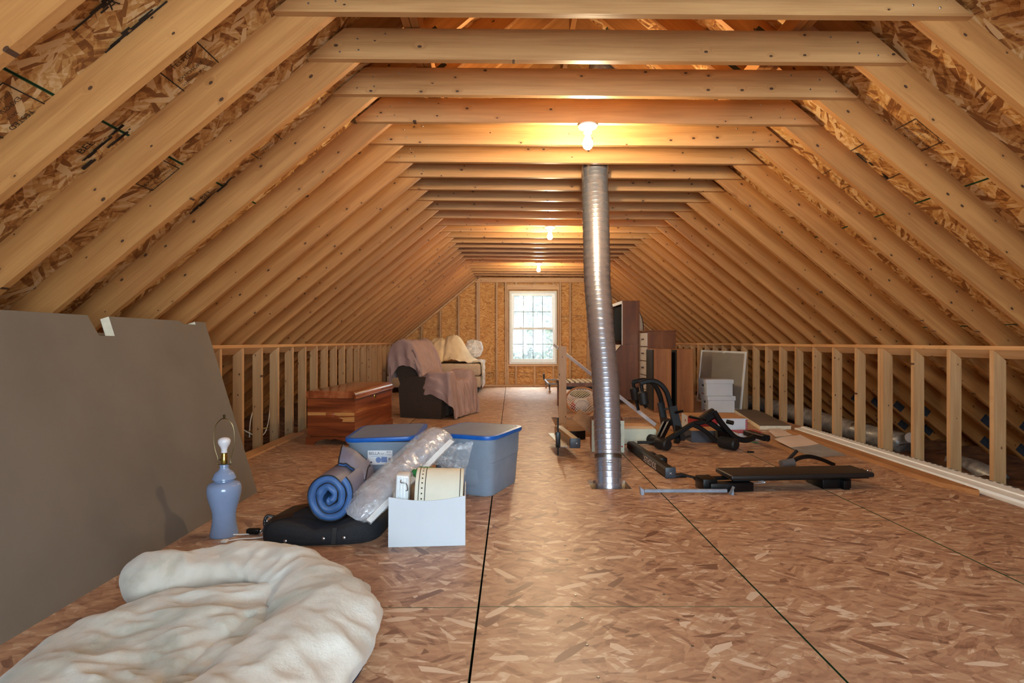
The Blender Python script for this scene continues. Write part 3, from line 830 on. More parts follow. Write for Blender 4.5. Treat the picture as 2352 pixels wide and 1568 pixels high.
# ================================================================== PET BED
def fleece(name):
    nt = NT(name); tc = nt.node('ShaderNodeTexCoord')
    a = nt.noise(tc.outputs['Object'], 3.2, 4.0, 0.6, 0.6); b = nt.noise(tc.outputs['Object'], 45, 4.0, 0.65); c2 = nt.noise(nt.scale(tc.outputs['Object'], (1, 1, 1), (5, 3, 1)), 2.3, 3)
    c = nt.ramp(a.outputs[0], [(0.30, srgb(146, 147, 132)), (0.5, srgb(192, 188, 178)), (0.72, srgb(208, 205, 198))])
    c = nt.mix(nt.ramp(c2.outputs[0], [(0.5, (0, 0, 0)), (0.75, (.55, .55, .55))]), c, srgb(186, 166, 148))
    nt.link(c, nt.b.inputs['Base Color']); nt.b.inputs['Roughness'].default_value = 0.95
    nt.b.inputs['Sheen Weight'].default_value = 0.3; nt.b.inputs['Specular IOR Level'].default_value = 0.1
    nt.bump(nt.math('ADD', b.outputs[0], a.outputs[0]), 0.35, 0.01); return nt.m
M['fleece'] = fleece('cream_fleece'); M['navy'] = plain('navy_cloth', srgb(34, 44, 70), 0.8)
pb = thing('pet_bed', 'round cream fleece pet bed with rolled rim on the floor in the left foreground', 'pet bed', (-0.98, 1.72, 0))
def bedr(a): return 1 + 0.035 * math.sin(2 * a + .6) + 0.02 * math.sin(3 * a)
def cush(u, v):
    a = 2 * math.pi * v; r = u
    x, y = math.cos(a) * (.49 if math.cos(a) < 0 else .50) * r * bedr(a), math.sin(a) * .50 * r * bedr(a)
    e = max(0.0, 1 - r ** 6)
    z = 0.03 + 0.105 * e ** 0.6 + e * (0.028 * nz((x * 3.4 + 2, y * 9.5, .3)) + .016 * nz((x * 9, y * 14, 2.0)) + .009 * (1 - 2 * abs(nz((x * 7, y * 17, 5.0)))) + .004 * nz((x * 24, y * 30, 1.0)) - 0.02 * math.exp(-((x - .12 - y * .25) / .02) ** 2) * (1 if y < .1 else 0))
    return (x, y, z)
MB().grid(80, 150, cush, wrap_v=True).build('cushion', M['fleece'], pb, sharp=180)
cpts = [(-1.40, 2.06), (-1.33, 2.17), (-1.17, 2.235), (-0.97, 2.235), (-0.80, 2.14), (-0.67, 1.98), (-0.605, 1.81), (-0.60, 1.64), (-0.65, 1.46), (-0.72, 1.30), (-0.92, 1.22)]
path = smooth([(x + .98, y - 1.72, .112) for x, y in cpts], 12)
n_ = len(path)
def bol(u, v):
    f_ = u * (n_ - 1); i = min(n_ - 2, int(f_)); p = path[i].lerp(path[i + 1], f_ - i)
    t = ((path[i + 1] - path[max(i - 1, 0)]).lerp(path[min(i + 2, n_ - 1)] - path[i], f_ - i)).normalized(); a = t.cross(Vector((0, 0, 1)))
    end = min(1.0, math.sqrt(max(0.0, 1 - (1 - min(1, u / .09)) ** 2))) * min(1.0, math.sqrt(max(0.0, 1 - (1 - min(1, (1 - u) / .05)) ** 2)))
    an = 2 * math.pi * v; q = Vector(p)
    w = 1 + .10 * nz((u * 6, v * 2, 1)) + .08 * nz((math.cos(an) * 1.5 + 3, math.sin(an) * 1.5, u * 9)) + .035 * nz((math.cos(an) * 3, math.sin(an) * 4, u * 18))
    rw = (.118 + .055 * max(0, min(1, (u - .3) / .3))) * end * w; rz = .098 * (1 - .12 * u) * end * w
    pz = q + a * (math.cos(an) * rw) + Vector((0, 0, math.sin(an) * rz))
    wr = .016 * (1 - 2 * abs(nz((pz.x * 5 + 3, pz.y * 5, pz.z * 6)))) + .010 * (1 - 2 * abs(nz((pz.x * 11, pz.y * 11 + 4, pz.z * 9)))) + .005 * nz((pz.x * 26, pz.y * 26, pz.z * 26))
    pz += (a * math.cos(an) + Vector((0, 0, math.sin(an)))) * ((wr - .008) * end)
    return (pz.x, pz.y, max(0.012, pz.z))
MB().grid(170, 56, bol, wrap_v=True).build('rolled_rim', M['fleece'], pb, sharp=180)
def basep(u, v):
    a = 2 * math.pi * v; r = (0.0, .50, .515, .50, 0)[int(u * 4 + .01)]; z = (0.001, .001, .015, .03, .03)[int(u * 4 + .01)]
    return (math.cos(a) * r * bedr(a) * .99, math.sin(a) * r * bedr(a) * .97 - .02, z)
MB().grid(5, 70, basep, wrap_v=True).build('base', M['navy'], pb)

# ================================================================== STORAGE BINS
def tinted(name, col, alpha, rough=0.35):
    nt = NT(name); b = nt.b
    tr = nt.node('ShaderNodeBsdfTransparent'); tr.inputs[0].default_value = (*col, 1)
    mx = nt.node('ShaderNodeMixShader'); out = nt.n['Material Output']
    ns = nt.noise(None, 5.0, 3.0); f = nt.math('MULTIPLY_ADD', ns.outputs[0], 0.12, alpha - 0.06)
    nt.link(f, mx.inputs[0]); nt.link(tr.outputs[0], mx.inputs[1]); nt.link(b.outputs[0], mx.inputs[2]); nt.link(mx.outputs[0], out.inputs[0])
    b.inputs['Base Color'].default_value = (*col, 1); b.inputs['Roughness'].default_value = rough
    return nt.m
M['clearbin'] = tinted('clear_polypropylene', srgb(190, 208, 226), 0.44, 0.28)
M['bluelid'] = plain('blue_plastic', srgb(16, 96, 190), 0.35, var=0.05)
M['smokelid'] = plain('grey_blue_plastic', srgb(104, 124, 156), 0.42, var=0.06, scale=4)
M['paperwhite'] = plain('white_paper', srgb(236, 238, 242), 0.6, var=0.02)
M['printblue'] = plain('blue_print', srgb(120, 146, 200), 0.6)
M['printdark'] = plain('dark_print', srgb(24, 46, 92), 0.6)
def rrect(w, d, r, z, n=5):
    out = []
    for cx, cy, a0 in ((w / 2 - r, d / 2 - r, 0), (-w / 2 + r, d / 2 - r, 90), (-w / 2 + r, -d / 2 + r, 180), (w / 2 - r, -d / 2 + r, 270)):
        for i in range(n + 1):
            a = math.radians(a0 + 90 * i / n); out.append(Vector((cx + r * math.cos(a), cy + r * math.sin(a), z)))
    return out
def loft(loops, mi=0, cap0=True, cap1=True):
    mb = MB(); n = len(loops[0]); vs = [p for l in loops for p in l]
    fs = [(i * n + j, i * n + (j + 1) % n, (i + 1) * n + (j + 1) % n, (i + 1) * n + j) for i in range(len(loops) - 1) for j in range(n)]
    if cap0: fs.append(tuple(range(n))[::-1])
    if cap1: fs.append(tuple((len(loops) - 1) * n + j for j in range(n)))
    return mb.add(vs, fs, mi)
def storage_bin(label, loc, rz, w, d, h, lid_tilt=0.0, sticker=False, stuff=None):
    t = thing('storage_bin', label, 'storage bin', loc, rz, 'clear storage bins with blue lids')
    tap = 0.86
    o = [rrect(w * tap, d * tap, .06, .002), rrect(w * (tap + .02), d * (tap + .02), .065, .02), rrect(w * .93, d * .95, .07, h * .55), rrect(w * .945, d * .955, .07, h * .56), rrect(w * .965, d * .97, .07, h - .035), rrect(w, d, .075, h - .033), rrect(w, d, .075, h - .02)]
    i = [rrect(w - .01, d - .01, .073, h - .02), rrect(w * .965 - .008, d * .97 - .008, .068, h - .034), rrect(w * .93 - .008, d * .95 - .008, .068, h * .55), rrect(w * tap - .006, d * tap - .006, .058, .008)]
    loft(o + i).build('bin_body', M['clearbin'], t)
    # front handle panel relief
    loft([[Vector((p.x, p.y * 0 - d * .5 * .90, 0)) + Vector((0, 0, p.y + h * .45)) for p in rrect(w * .55, h * .6, .04, 0)], [Vector((p.x, -d * .5 * .935, p.y + h * .45)) for p in rrect(w * .5, h * .54, .04, 0)]]).build('front_rib', M['clearbin'], t)
    lid = loft([rrect(w + .02, d + .02, .085, h - .022), rrect(w + .026, d + .026, .088, h - .012), rrect(w + .02, d + .02, .085, h + .002), rrect(w - .03, d - .03, .07, h + .004)], cap1=False)
    lid.v = [Matrix.Rotation(lid_tilt, 4, 'Y') @ (p - Vector((-w / 2, 0, h))) + Vector((-w / 2, 0, h)) for p in lid.v]
    lo = lid.build('lid', M['bluelid'], t)
    pan = loft([rrect(w - .03, d - .03, .07, h + .004), rrect(w - .05, d - .05, .065, h + .0045), rrect(w - .09, d - .09, .06, h - .008), rrect(w - .16, d - .18, .05, h - .006)])
    pan.v = [Matrix.Rotation(lid_tilt, 4, 'Y') @ (p - Vector((-w / 2, 0, h))) + Vector((-w / 2, 0, h)) for p in pan.v]
    pan.build('lid_panel', M['smokelid'], lo)
    if stuff: MB().rbox(-w * .38, w * .38, -d * .38, d * .38, .009, stuff, .02).build('contents', M['paperwhite'], t)
    if sticker:
        yf = -d * .5 * .965 - .004; zc = h * .70; xc = -.005
        st = MB().box(xc - .078, xc + .078, yf - .0012, yf, zc - .045, zc + .045).build('sticker', M['paperwhite'], t)
        R_, U_ = (1, 0, 0), (0, 0, 1)
        text('sticker_lettering', 'BELLA', .026, (xc - .036, yf - .002, zc + .026), R_, U_, M['printdark'], st)
        text('sticker_lettering', 'NY.', .018, (xc + .018, yf - .002, zc + .022), R_, U_, M['printdark'], st)
        text('sticker_lettering', '30 G', .014, (xc + .055, yf - .002, zc + .034), R_, U_, M['printdark'], st)
        text('sticker_lettering', '113.6 L', .014, (xc + .053, yf - .002, zc + .018), R_, U_, M['printdark'], st)
        mb = MB().lathe([(.018, 0), (.018, .001)], 16, c=(xc - .01, yf - .0013, zc - .015), axis=(0, -1, 0)); mb.box(xc + .008, xc + .045, yf - .002, yf - .0013, zc - .03, zc + .004); mb.box(xc - .06, xc + .03, yf - .002, yf - .0013, zc + .008, zc + .010)
        mb.build('sticker_picture', M['printblue'], st)
        for a0, a1, b0, b1 in ((-.072, -.05, -.034, -.026), (.055, .06, -.03, -.002), (.062, .066, -.03, -.002)):
            MB().box(xc + a0, xc + a1, yf - .002, yf - .0013, zc + b0, zc + b1).build('sticker_mark', M['printdark'], st)
    return t
storage_bin('clear storage bin with paper sticker and loose blue lid behind the rolled sleeping bag', (-0.845, 3.90, 0), math.radians(2), 0.46, 0.58, 0.395, lid_tilt=-0.03, sticker=True)
storage_bin('clear storage bin turned cornerwise with blue lid, right of the other bin', (-0.24, 3.985, 0), math.radians(-22.8), 0.48, 0.54, 0.40, stuff=.10)

# ================================================================== WHITE OPEN BOX AND WHAT IS IN IT
M['whitecard'] = plain('white_card', srgb(206, 213, 222), 0.55, var=0.02, scale=4)
M['kraft'] = plain('kraft_card', srgb(176, 132, 92), 0.75, var=0.08)
wb = thing('cardboard_box', 'open white cardboard box holding papers in front of the storage bins', 'box', (-0.43, 2.95, 0), math.radians(4))
def panel_curve(x0, x1, y0, y1, h0, sag, lean_, t=.004):
    mb = MB()
    def fr(u, v):
        x = x0 + (x1 - x0) * v; z = u * (h0 - sag * math.sin(math.pi * v)); return Vector((x, y0 + (y1 - y0) * v + lean_ * u, z + .001))
    mb.grid(2, 14, lambda u, v: fr(u, v)); mb.grid(2, 14, lambda u, v: fr(u, v) + Vector((0, t, 0)), flip=True)
    mb.grid(2, 14, lambda u, v: fr(1, v) + Vector((0, t * u, 0))); return mb
panel_curve(-.19, .19, -.14, -.14, .245, .022, .012).build('front_panel', M['whitecard'], wb)
panel_curve(-.18, .18, .13, .13, .25, .01, -.01).build('back_panel', M['kraft'], wb)
MB().prism([(-.137, .001), (.132, .001), (.12, .255), (-.122, .245)], .186, .19, 'YZ').build('side_panel', [M['whitecard']], wb)
MB().prism([(-.137, .001), (.132, .001), (.12, .25), (-.122, .235)], -.19, -.186, 'YZ').build('side_panel', [M['whitecard']], wb)
MB().box(-.186, .186, -.135, .13, .001, .005).build('bottom_panel', M['kraft'], wb)
M['creamprint'] = plain('cream_print', srgb(222, 218, 200), 0.6, var=0.04, scale=6)
rl = thing('paper_roll', 'cream paper roll with black stitched border lying across the white box', 'paper roll', (-0.385, 2.955, 0.008), math.radians(4))
RR, RZ = .125, .222
rq = Matrix.Translation((.005, 0, RZ)) @ Matrix.Rotation(math.radians(2), 4, 'Y')
MB().lathe([(0, -.115), (RR - .003, -.115), (RR, -.113), (RR, .125), (RR - .003, .127), (0, .127)], 44, axis=(1, 0, 0)).xf(rq).build('roll_body', M['creamprint'], rl)
for x0, x1 in ((-.098, -.094), (-.066, -.062), (.108, .112)):
    MB().lathe([(RR + .0006, x0), (RR + .0006, x1)], 44, axis=(1, 0, 0)).xf(rq).build('border_line', M['ink'], rl)
for i in range(30):
    a = 2 * math.pi * i / 30
    MB().lathe([(.0042, 0), (.0042, .0006)], 8, c=(-.08, math.cos(a) * (RR + .0002), math.sin(a) * (RR + .0002)), axis=(0, math.cos(a), math.sin(a))).xf(rq).build('border_dot', M['ink'], rl)
MB().box(-.15, .15, -.11, .10, .006, .094).xf(Matrix.Translation((.0, 0, 0))).build('packing_pad', M['kraft'], wb)
M['ribwhite'] = plain('white_ribbed_metal', srgb(232, 236, 240), 0.3, var=0.02)
al = thing('ribbed_case', 'white ribbed metal case with wire handle tucked into the left of the white box', 'case', (-0.570, 2.90, 0.008), math.radians(4))
mb = MB(); rot = Matrix.Rotation(math.radians(3), 4, 'Y')
mb.rbox(-.034, .034, -.05, .05, 0.002, .335, .012)
mb.xf(rot).build('case_body', M['ribwhite'], al)
mb = MB()
for i in range(4): mb.tube([(-.024 + i * .015, -.052, .01), (-.024 + i * .015, -.052, .325)], .005, 6)
mb.xf(rot).build('rib', M['ribwhite'], al)
MB().tube(smooth([(-.005, -.056, .315), (-.005, -.068, .305), (.022, -.07, .30), (.03, -.066, .27), (.022, -.058, .262)], 5), .0028, 8).xf(rot).build('handle', M['steel'], al)

# ================================================================== SLEEPING BAG, BLACK BAG, PLASTIC BAG
M['sbgrey'] = plain('mauve_grey_nylon', srgb(112, 112, 134), 0.55, var=0.08, scale=8, bump=0.15)
M['sbblue'] = plain('blue_nylon', srgb(66, 104, 160), 0.5, var=0.12, scale=9, bump=0.15)
M['sbtrim'] = plain('black_trim', srgb(26, 26, 34), 0.6)
sb = thing('sleeping_bag', 'blue rolled sleeping bag with spiral end showing, lying on the black bag', 'sleeping bag', (-0.953, 3.17, 0.209))
TURN = 2.45
def spiral(side, t):
    a = -2.0 + t * TURN * 2 * math.pi
    r = .016 + .106 * t ** .9 + side * (.021 + .009 * nz((t * 12, 0, 3))) + .012 * nz((t * 7, 2, 0)) + .006 * nz((t * 19, 5, 0))
    return r * math.cos(a), r * math.sin(a) * (.97 if math.sin(a) < 0 else 1.0)
mb = MB(); NT_ = 120; L = .44
def sp(side):
    return lambda u, v: (lambda q: (q[0] * (1 + .04 * nz((u * 5, v * 8, side)) - .06 * (abs(u - .5) * 2) ** 4), -L / 2 + L * u + .012 * nz((v * 16, u, side)), q[1] * (1 + .04 * nz((u * 5 + 4, v * 8, side)))))(spiral(side, v))
mb.grid(10, NT_, sp(1), mi=0); mb.grid(10, NT_, sp(-1), mi=1, flip=True)
for u in (0.0, 1.0):
    mb.grid(4, NT_, lambda s_, v, u=u: (lambda a, b: tuple(Vector(a).lerp(Vector(b), s_) + Vector((0, (-.022 if u == 0 else .015) * math.sin(math.pi * s_), 0))))(sp(1)(u, v), sp(-1)(u, v)), mi=1, flip=(u == 0))
mb.build('rolled_body', [M['sbgrey'], M['sbblue']], sb, sharp=70)
MB().tube([Vector(sp(1)(0, i / 119)) + Vector((0, -.004, 0)) for i in range(0, 120)], .0035, 6).build('edge_piping', M['sbtrim'], sb)
def flap(u, v):
    x = -.01 + .15 * v; y = -.02 + .24 * u
    z = .132 + .055 * math.sin(math.pi * min(1, u * 1.1)) * (1 - .35 * v) - .10 * v * v + .012 * nz((u * 6, v * 5, 0)) + .035 * u
    return (x - .03 * u, y, z)
fo = MB().grid(14, 12, flap).grid(14, 12, lambda u, v: Vector(flap(u, v)) + Vector((0, 0, -.012)), mi=1, flip=True).build('loose_flap', [M['sbgrey'], M['sbblue']], sb, sharp=180)
MB().tube([Vector(flap(0, i / 11)) for i in range(12)] , .004, 6).tube([Vector(flap(i / 13, 1)) for i in range(14)], .004, 6).tube([Vector(flap(i / 13, 0)) for i in range(14)], .004, 6).tube([Vector(flap(1, i / 11)) for i in range(12)], .004, 6).build('flap_piping', M['sbtrim'], fo)

M['blackcloth'] = plain('black_woven', srgb(30, 33, 40), 0.8, var=0.25, scale=180, bump=0.3)
M['blackvinyl'] = plain('black_vinyl', srgb(20, 20, 23), 0.45, var=0.1)
bb = thing('garment_bag', 'black folded garment bag with snap studs lying under the sleeping bag', 'bag', (-0.955, 3.05, 0))
def bag(u, v):
    # outline: left end slanted, soft top
    a = 2 * math.pi * v
    cx, cy = math.cos(a), math.sin(a)
    sx = math.copysign(abs(cx) ** .45, cx); sy = math.copysign(abs(cy) ** .45, cy)
    x = .285 * sx + .04 * sy * (1 if sx < 0 else .2); y = .235 * sy + (.03 * sx if sy < 0 else 0)
    prof = [(0, .0), (.97, .0), (1.0, .02), (1.0, .05), (.97, .075), (.88, .092), (.6, .10), (0, .10)]
    f = u * (len(prof) - 1); i = min(int(f), len(prof) - 2); t = f - i
    r = prof[i][0] + (prof[i + 1][0] - prof[i][0]) * t; z = prof[i][1] + (prof[i + 1][1] - prof[i][1]) * t
    hgt = .62 + .25 * max(0, -sy * .2 + .3) + .30 * (1 if sx < 0 else .8) * .3 + .12 * nz((x * 6, y * 6, 0))
    press = .48 * math.exp(-((x * r + .0) / .12) ** 2)
    hgt *= 1 - press
    return (x * r, y * r, .001 + z * hgt * 1.5)
MB().grid(29, 64, bag, wrap_v=True).build('bag_body', M['blackcloth'], bb, sharp=180)
MB().grid(14, 14, lambda u, v: Vector(bag(.36 + .5 * u, .33 + .30 * v)) + Vector((-.003, 0, .004))).build('end_pocket', M['blackvinyl'], bb, sharp=180)
for (x, z, y) in ((-.16, .035, -.262), (.02, .04, -.240), (.12, .042, -.233)):
    MB().lathe([(.008, 0), (.008, .002), (.004, .004)], 12, c=(x, y, z), axis=(0, -1, .25)).build('snap_stud', M['steel'], bb)
MB().bar((.07, -.238, .012), (.07, -.215, .085), .022, .006, (0, -1, 0)).build('strap', M['blackvinyl'], bb)
MB().tube(smooth([(-.28, -.05, .08), (-.335, -.06, .095), (-.345, -.07, .06), (-.325, -.08, .03), (-.29, -.085, .035)], 6), .009, 8).build('carry_handle', M['blackvinyl'], bb)
MB().tube(smooth([(-.292, -.08, .085), (-.315, -.085, .098), (-.325, -.09, .08), (-.305, -.09, .065)], 5), .0025, 6).tube(smooth([(-.30, -.12, .05), (-.32, -.13, .06), (-.33, -.135, .045), (-.35, -.14, .02)], 5), .003, 6).build('clip_ring', M['steel'], bb)
ch = thing('phone_charger', 'small black power adapter on the floor between the lamp and the black bag', 'charger', tuple(FL(584, 1226)))
MB().rbox(-.038, .03, -.018, .018, .001, .03, .008).build('charger_body', M['black'], ch)
MB().tube([(.03, 0, .016), (.05, .006, .016)], .004, 8).build('prong', M['whitecord'], ch)

def film(name, col, alpha, rough=0.12):
    nt = NT(name); tr = nt.node('ShaderNodeBsdfTransparent'); mx = nt.node('ShaderNodeMixShader'); out = nt.n['Material Output']
    tc = nt.node('ShaderNodeTexCoord'); ns = nt.noise(tc.outputs['Object'], 14.0, 4.0, .6, 1.2)
    f = nt.ramp(ns.outputs[0], [(0.35, (alpha * .45,) * 3), (0.65, (min(1, alpha * 1.4),) * 3)])
    nt.link(f, mx.inputs[0]); nt.link(tr.outputs[0], mx.inputs[1]); nt.link(nt.b.outputs[0], mx.inputs[2]); nt.link(mx.outputs[0], out.inputs[0])
    nt.b.inputs['Base Color'].default_value = (*col, 1); nt.b.inputs['Roughness'].default_value = rough
    nt.b.inputs['Specular IOR Level'].default_value = 1.0
    nt.bump(ns.outputs[0], 0.6, 0.02); return nt.m
M['film'] = film('clear_film', srgb(222, 224, 228), 0.34, 0.08)
M['silverstuff'] = plain('silver_crinkled', srgb(196, 198, 210), 0.22, var=0.12, scale=30, bump=0.7, metal=0.55)
A_, B_ = Vector((-0.805, 2.90, 0.125)), Vector((-0.41, 3.40, 0.47))
pg = thing('plastic_bag', 'clear crinkled plastic storage bag slung diagonally over the white box and black bag', 'plastic bag', tuple(A_))
ax = (B_ - A_); LN = ax.length; ax.normalize()
nrm = Vector((-.25, -.85, .46)); nrm = (nrm - ax * nrm.dot(ax)).normalized(); wid = ax.cross(nrm).normalized()
def pil(w, th, am, sd):
    def fn(u, v):
        a = 2 * math.pi * v; e = (max(0.0, 1 - abs(2 * u - 1) ** 5)) ** .5
        cx, cy = math.cos(a), math.sin(a)
        n1 = am * .6 * nz((u * 9, cx * 1.5 + sd, cy * 1.5)) + am * .8 * abs(nz((u * 34, cx * 2.2, cy * 2.2 + sd))) + am * .35 * nz((u * 70, cx * 5, cy * 5))
        p = ax * (LN * (u * 1.04 - .02)) + wid * (cx * w * (.35 + .65 * e) + n1 * .4) + nrm * (cy * th * e + n1 * e)
        return p
    return fn
MB().grid(60, 36, pil(.082, .05, .016, 1), wrap_v=True).build('packed_contents', M['silverstuff'], pg, sharp=180)
MB().grid(50, 32, pil(.108, .064, .018, 5), wrap_v=True).build('film_bag', M['film'], pg, sharp=180)
mb = MB()
for i in range(6):
    o_ = wid * (.092 + i * .0055) + nrm * .035
    mb.tube([ax * (LN * t) + o_ + nrm * (.004 * math.sin(t * 9)) for t in [0.0, .2, .4, .6, .8, .93]], .0022, 6)
mb.build('zip_ribs', M['paperwhite'], pg)
MB().grid(2, 14, lambda u, v: ax * (LN * (-.01 + .96 * v)) + wid * (.085 + .042 * u) + nrm * (.033 + .004 * math.sin(v * 9))).build('zip_strip', M['film'], pg, sharp=180)
def tail(u, v):
    p = B_ - A_ + ax * (-.16 + .10 * u * (1 - v)) + Vector((.02 + .20 * u, -.05 + .02 * v, .02 - .17 * v * (0.5 + .5 * u) - .03 * u))
    return p + Vector((0, 1, .6)) * (.03 * nz((u * 5, v * 5, 1)) + .02 * nz((u * 12, v * 12, 2)))
MB().grid(22, 22, tail).build('loose_film', M['film'], pg, sharp=180)
M['greenglass'] = tinted('green_plastic', srgb(70, 160, 90), 0.75, 0.1)
gb = thing('green_wrapper', 'crumpled green plastic wrapper under the clear bag on the white box', 'wrapper', (-0.46, 3.01, 0.29))
MB().grid(12, 24, lambda u, v: Vector((.07 * math.sin(math.pi * u) * math.cos(2 * math.pi * v) + .012 * nz((u * 8, v * 6, 2)), .03 * math.sin(math.pi * u) * math.sin(2 * math.pi * v), -.03 * math.cos(math.pi * u) + .03 + .012 * nz((u * 9, v * 9, 0)))), wrap_v=True).build('wrapper_body', M['greenglass'], gb, sharp=180)
# ================================================================== CEDAR CHEST
M['cedar'] = grainwood('cedar', [(0.30, srgb(74, 32, 14)), (0.46, srgb(120, 56, 26)), (0.58, srgb(150, 76, 38)), (0.66, srgb(206, 150, 90))], (0.7, 0.5, 11), 0.3, 1.0, 0.4, 1.0)
M['cedartop'] = grainwood('cedar_top', [(0.32, srgb(96, 44, 22)), (0.5, srgb(146, 76, 42)), (0.66, srgb(190, 122, 78))], (7, 0.5, 3), 0.22, 1.0, 0.5, 0.8)
ce = thing('cedar_chest', 'red cedar blanket chest with rounded lid by the left knee wall', 'chest', (-1.537, 5.55, 0), math.radians(-4.4))
WC, LC = 0.48, 1.25
for i in range(4):
    z0, z1 = .085 + i * .0925, .085 + (i + 1) * .0925 - .0015
    MB().box(-WC, 0, 0, LC, z0, z1).build('side_board', M['cedar'], ce)
prof = [(-WC - .012, .458), (.016, .458), (.016, .466)] + [(-.035 + .05 * math.cos(math.radians(a)), .468 + .06 * math.sin(math.radians(a))) for a in range(0, 91, 10)] + [(-WC + .02, .53), (-WC - .012, .522)]
lid = MB().prism(prof, -.012, LC + .012, 'XZ').build('lid', M['cedartop'], ce)
MB().box(-.001, .026, -.014, LC + .014, .455, .463).build('lid_moulding', M['cedartop'], ce)
MB().prism([(-WC - .01, .075), (.012, .075), (.012, .0), (-.07, .0), (-.09, .035), (-.16, .05), (-.2, .062), (-.24, .045), (-.28, .062), (-.32, .05), (-.39, .035), (-.41, 0), (-WC - .01, 0)], -.012, .012, 'XZ').build('plinth', M['cedar'], ce)
MB().prism([(-.01, .085), (LC + .01, .085), (LC + .01, 0), (LC - .1, 0), (LC - .13, .04), (.13, .04), (.1, 0), (-.01, 0)], -.012, .012, 'YZ').build('plinth', M['cedar'], ce)
MB().box(-WC + .02, -.02, .02, LC - .02, .06, .086).build('chest_bottom', M['cedar'], ce)
M['sapwood'] = plain('cedar_sapwood', srgb(196, 138, 78), 0.35, var=0.1, scale=6, stretch=(1, 1, 12))
MB().prism([(-WC + .003, .318), (-.004, .316), (-.004, .288), (-.16, .284), (-.22, .297), (-.30, .289), (-WC + .003, .287)], -.0015, -.0002, 'XZ').build('sapwood_band', M['sapwood'], ce)
MB().prism([(-.17, .268), (-.004, .276), (-.004, .226), (-.13, .226), (-.115, .25)], -.0015, -.0002, 'XZ').build('sapwood_band', M['sapwood'], ce)
MB().rbox(-.29, -.20, -.012, -.001, .265, .315, .006).build('end_handle', M['cedar'], ce)
MB().rbox(0, .004, LC * .5 - .03, LC * .5 + .03, .40, .44, .002).build('lock_plate', M['brass'], ce)
MB().lathe([(.008, 0), (.008, .004)], 12, c=(.0, LC * .5, .455), axis=(1, 0, 0)).build('keyhole', M['black'], ce)

# ================================================================== RECLINER AND ITS DUST SHEET
M['brownfab'] = plain('dark_brown_fabric', srgb(64, 51, 42), 0.9, var=0.15, scale=60, bump=0.2)
M['mauve'] = plain('mauve_sheet', srgb(168, 140, 134), 0.85, var=0.06, scale=5)
rc = thing('recliner', 'dark brown recliner armchair covered by a mauve dust sheet', 'chair', (-1.05, 7.86, 0), math.radians(-19))
side = [(-.33, .0), (.27, .0), (.29, .30), (.27, .50), (.20, .545), (-.22, .545), (-.30, .50), (-.36, .40)]
for y0, y1 in ((-.40, -.27), (.27, .40)):
    MB().prism(side, y0, y1, 'XZ').build('arm', M['brownfab'], rc)
MB().prism([(-.34, .25), (-.10, .30), (-.12, .55), (-.24, .92), (-.32, .985), (-.44, .96), (-.52, .84), (-.48, .62)], -.268, .268, 'XZ').build('backrest', M['brownfab'], rc)
MB().rbox(-.16, .34, -.265, .265, .28, .44, .04).build('seat', M['brownfab'], rc)
MB().rbox(-.30, .32, -.265, .265, .03, .278, .01).build('base', M['brownfab'], rc)
MB().rbox(.345, .38, -.265, .265, .05, .42, .02).build('footrest', M['brownfab'], rc)
sh = thing('dust_sheet', 'mauve dust sheet draped over the recliner', 'sheet', (-1.05, 7.86, 0), math.radians(-19))
pth = smooth([(-.545, 0, .50), (-.57, 0, .72), (-.545, 0, .90), (-.45, 0, 1.0), (-.32, 0, 1.02), (-.20, 0, .95), (-.09, 0, .70), (-.02, 0, .50), (.12, 0, .47), (.28, 0, .475), (.385, 0, .45), (.43, 0, .30), (.445, 0, .12), (.47, 0, .012)], 6)
npth = len(pth)
def sheet(u, v):
    f = u * (npth - 1); i = min(int(f), npth - 2); p = pth[i].lerp(pth[i + 1], f - i)
    s = 2 * v - 1; a = abs(s); sg = 1 if s > 0 else -1
    seat = max(0.0, min(1.0, (u - .50) / .10)) * max(0.0, min(1.0, (.92 - u) / .12))
    if a < .5: y = sg * a / .5 * (.245 + .05 * (1 - seat)); z = p.z; x = p.x
    elif a < .68:
        t = (a - .5) / .18; y = sg * (.275 - .03 * seat * (1 - t) + t * .14 * (.25 + .75 * seat)); z = p.z + seat * (.605 - p.z) * min(1, t * 5); x = p.x
    else:
        t = (a - .68) / .32
        drop = (.34 if u < .45 else .20 + .34 * max(0, (u - .5) / .4))
        if sg > 0: drop = max(drop, .4)
        ztop = p.z + seat * (.605 - p.z)
        y = sg * (.275 + .14 * (.25 + .75 * seat) + .022 * math.sin(t * 2.2) + .015 * math.sin(u * 60)* t)
        z = ztop - drop * t; x = p.x - .04 * t * (1 if u < .45 else -1)
        if u < .45: x += .10 * t
    fold = .022 * nz((u * 7, s * 7, 1)) + .02 * nz((u * 4, s * 17, 4)) + .012 * nz((u * 22, s * 9, 7)) + .007 * nz((u * 9, s * 40, 2))
    return (x + fold, y + sg * abs(fold) * .6 if a > .6 else y, max(.008, z + fold + .012))
MB().grid(90, 90, sheet).grid(90, 90, lambda u, v: Vector(sheet(u, v)) + Vector((0, 0, -.004)), flip=True).build('draped_cloth', M['mauve'], sh, sharp=180)

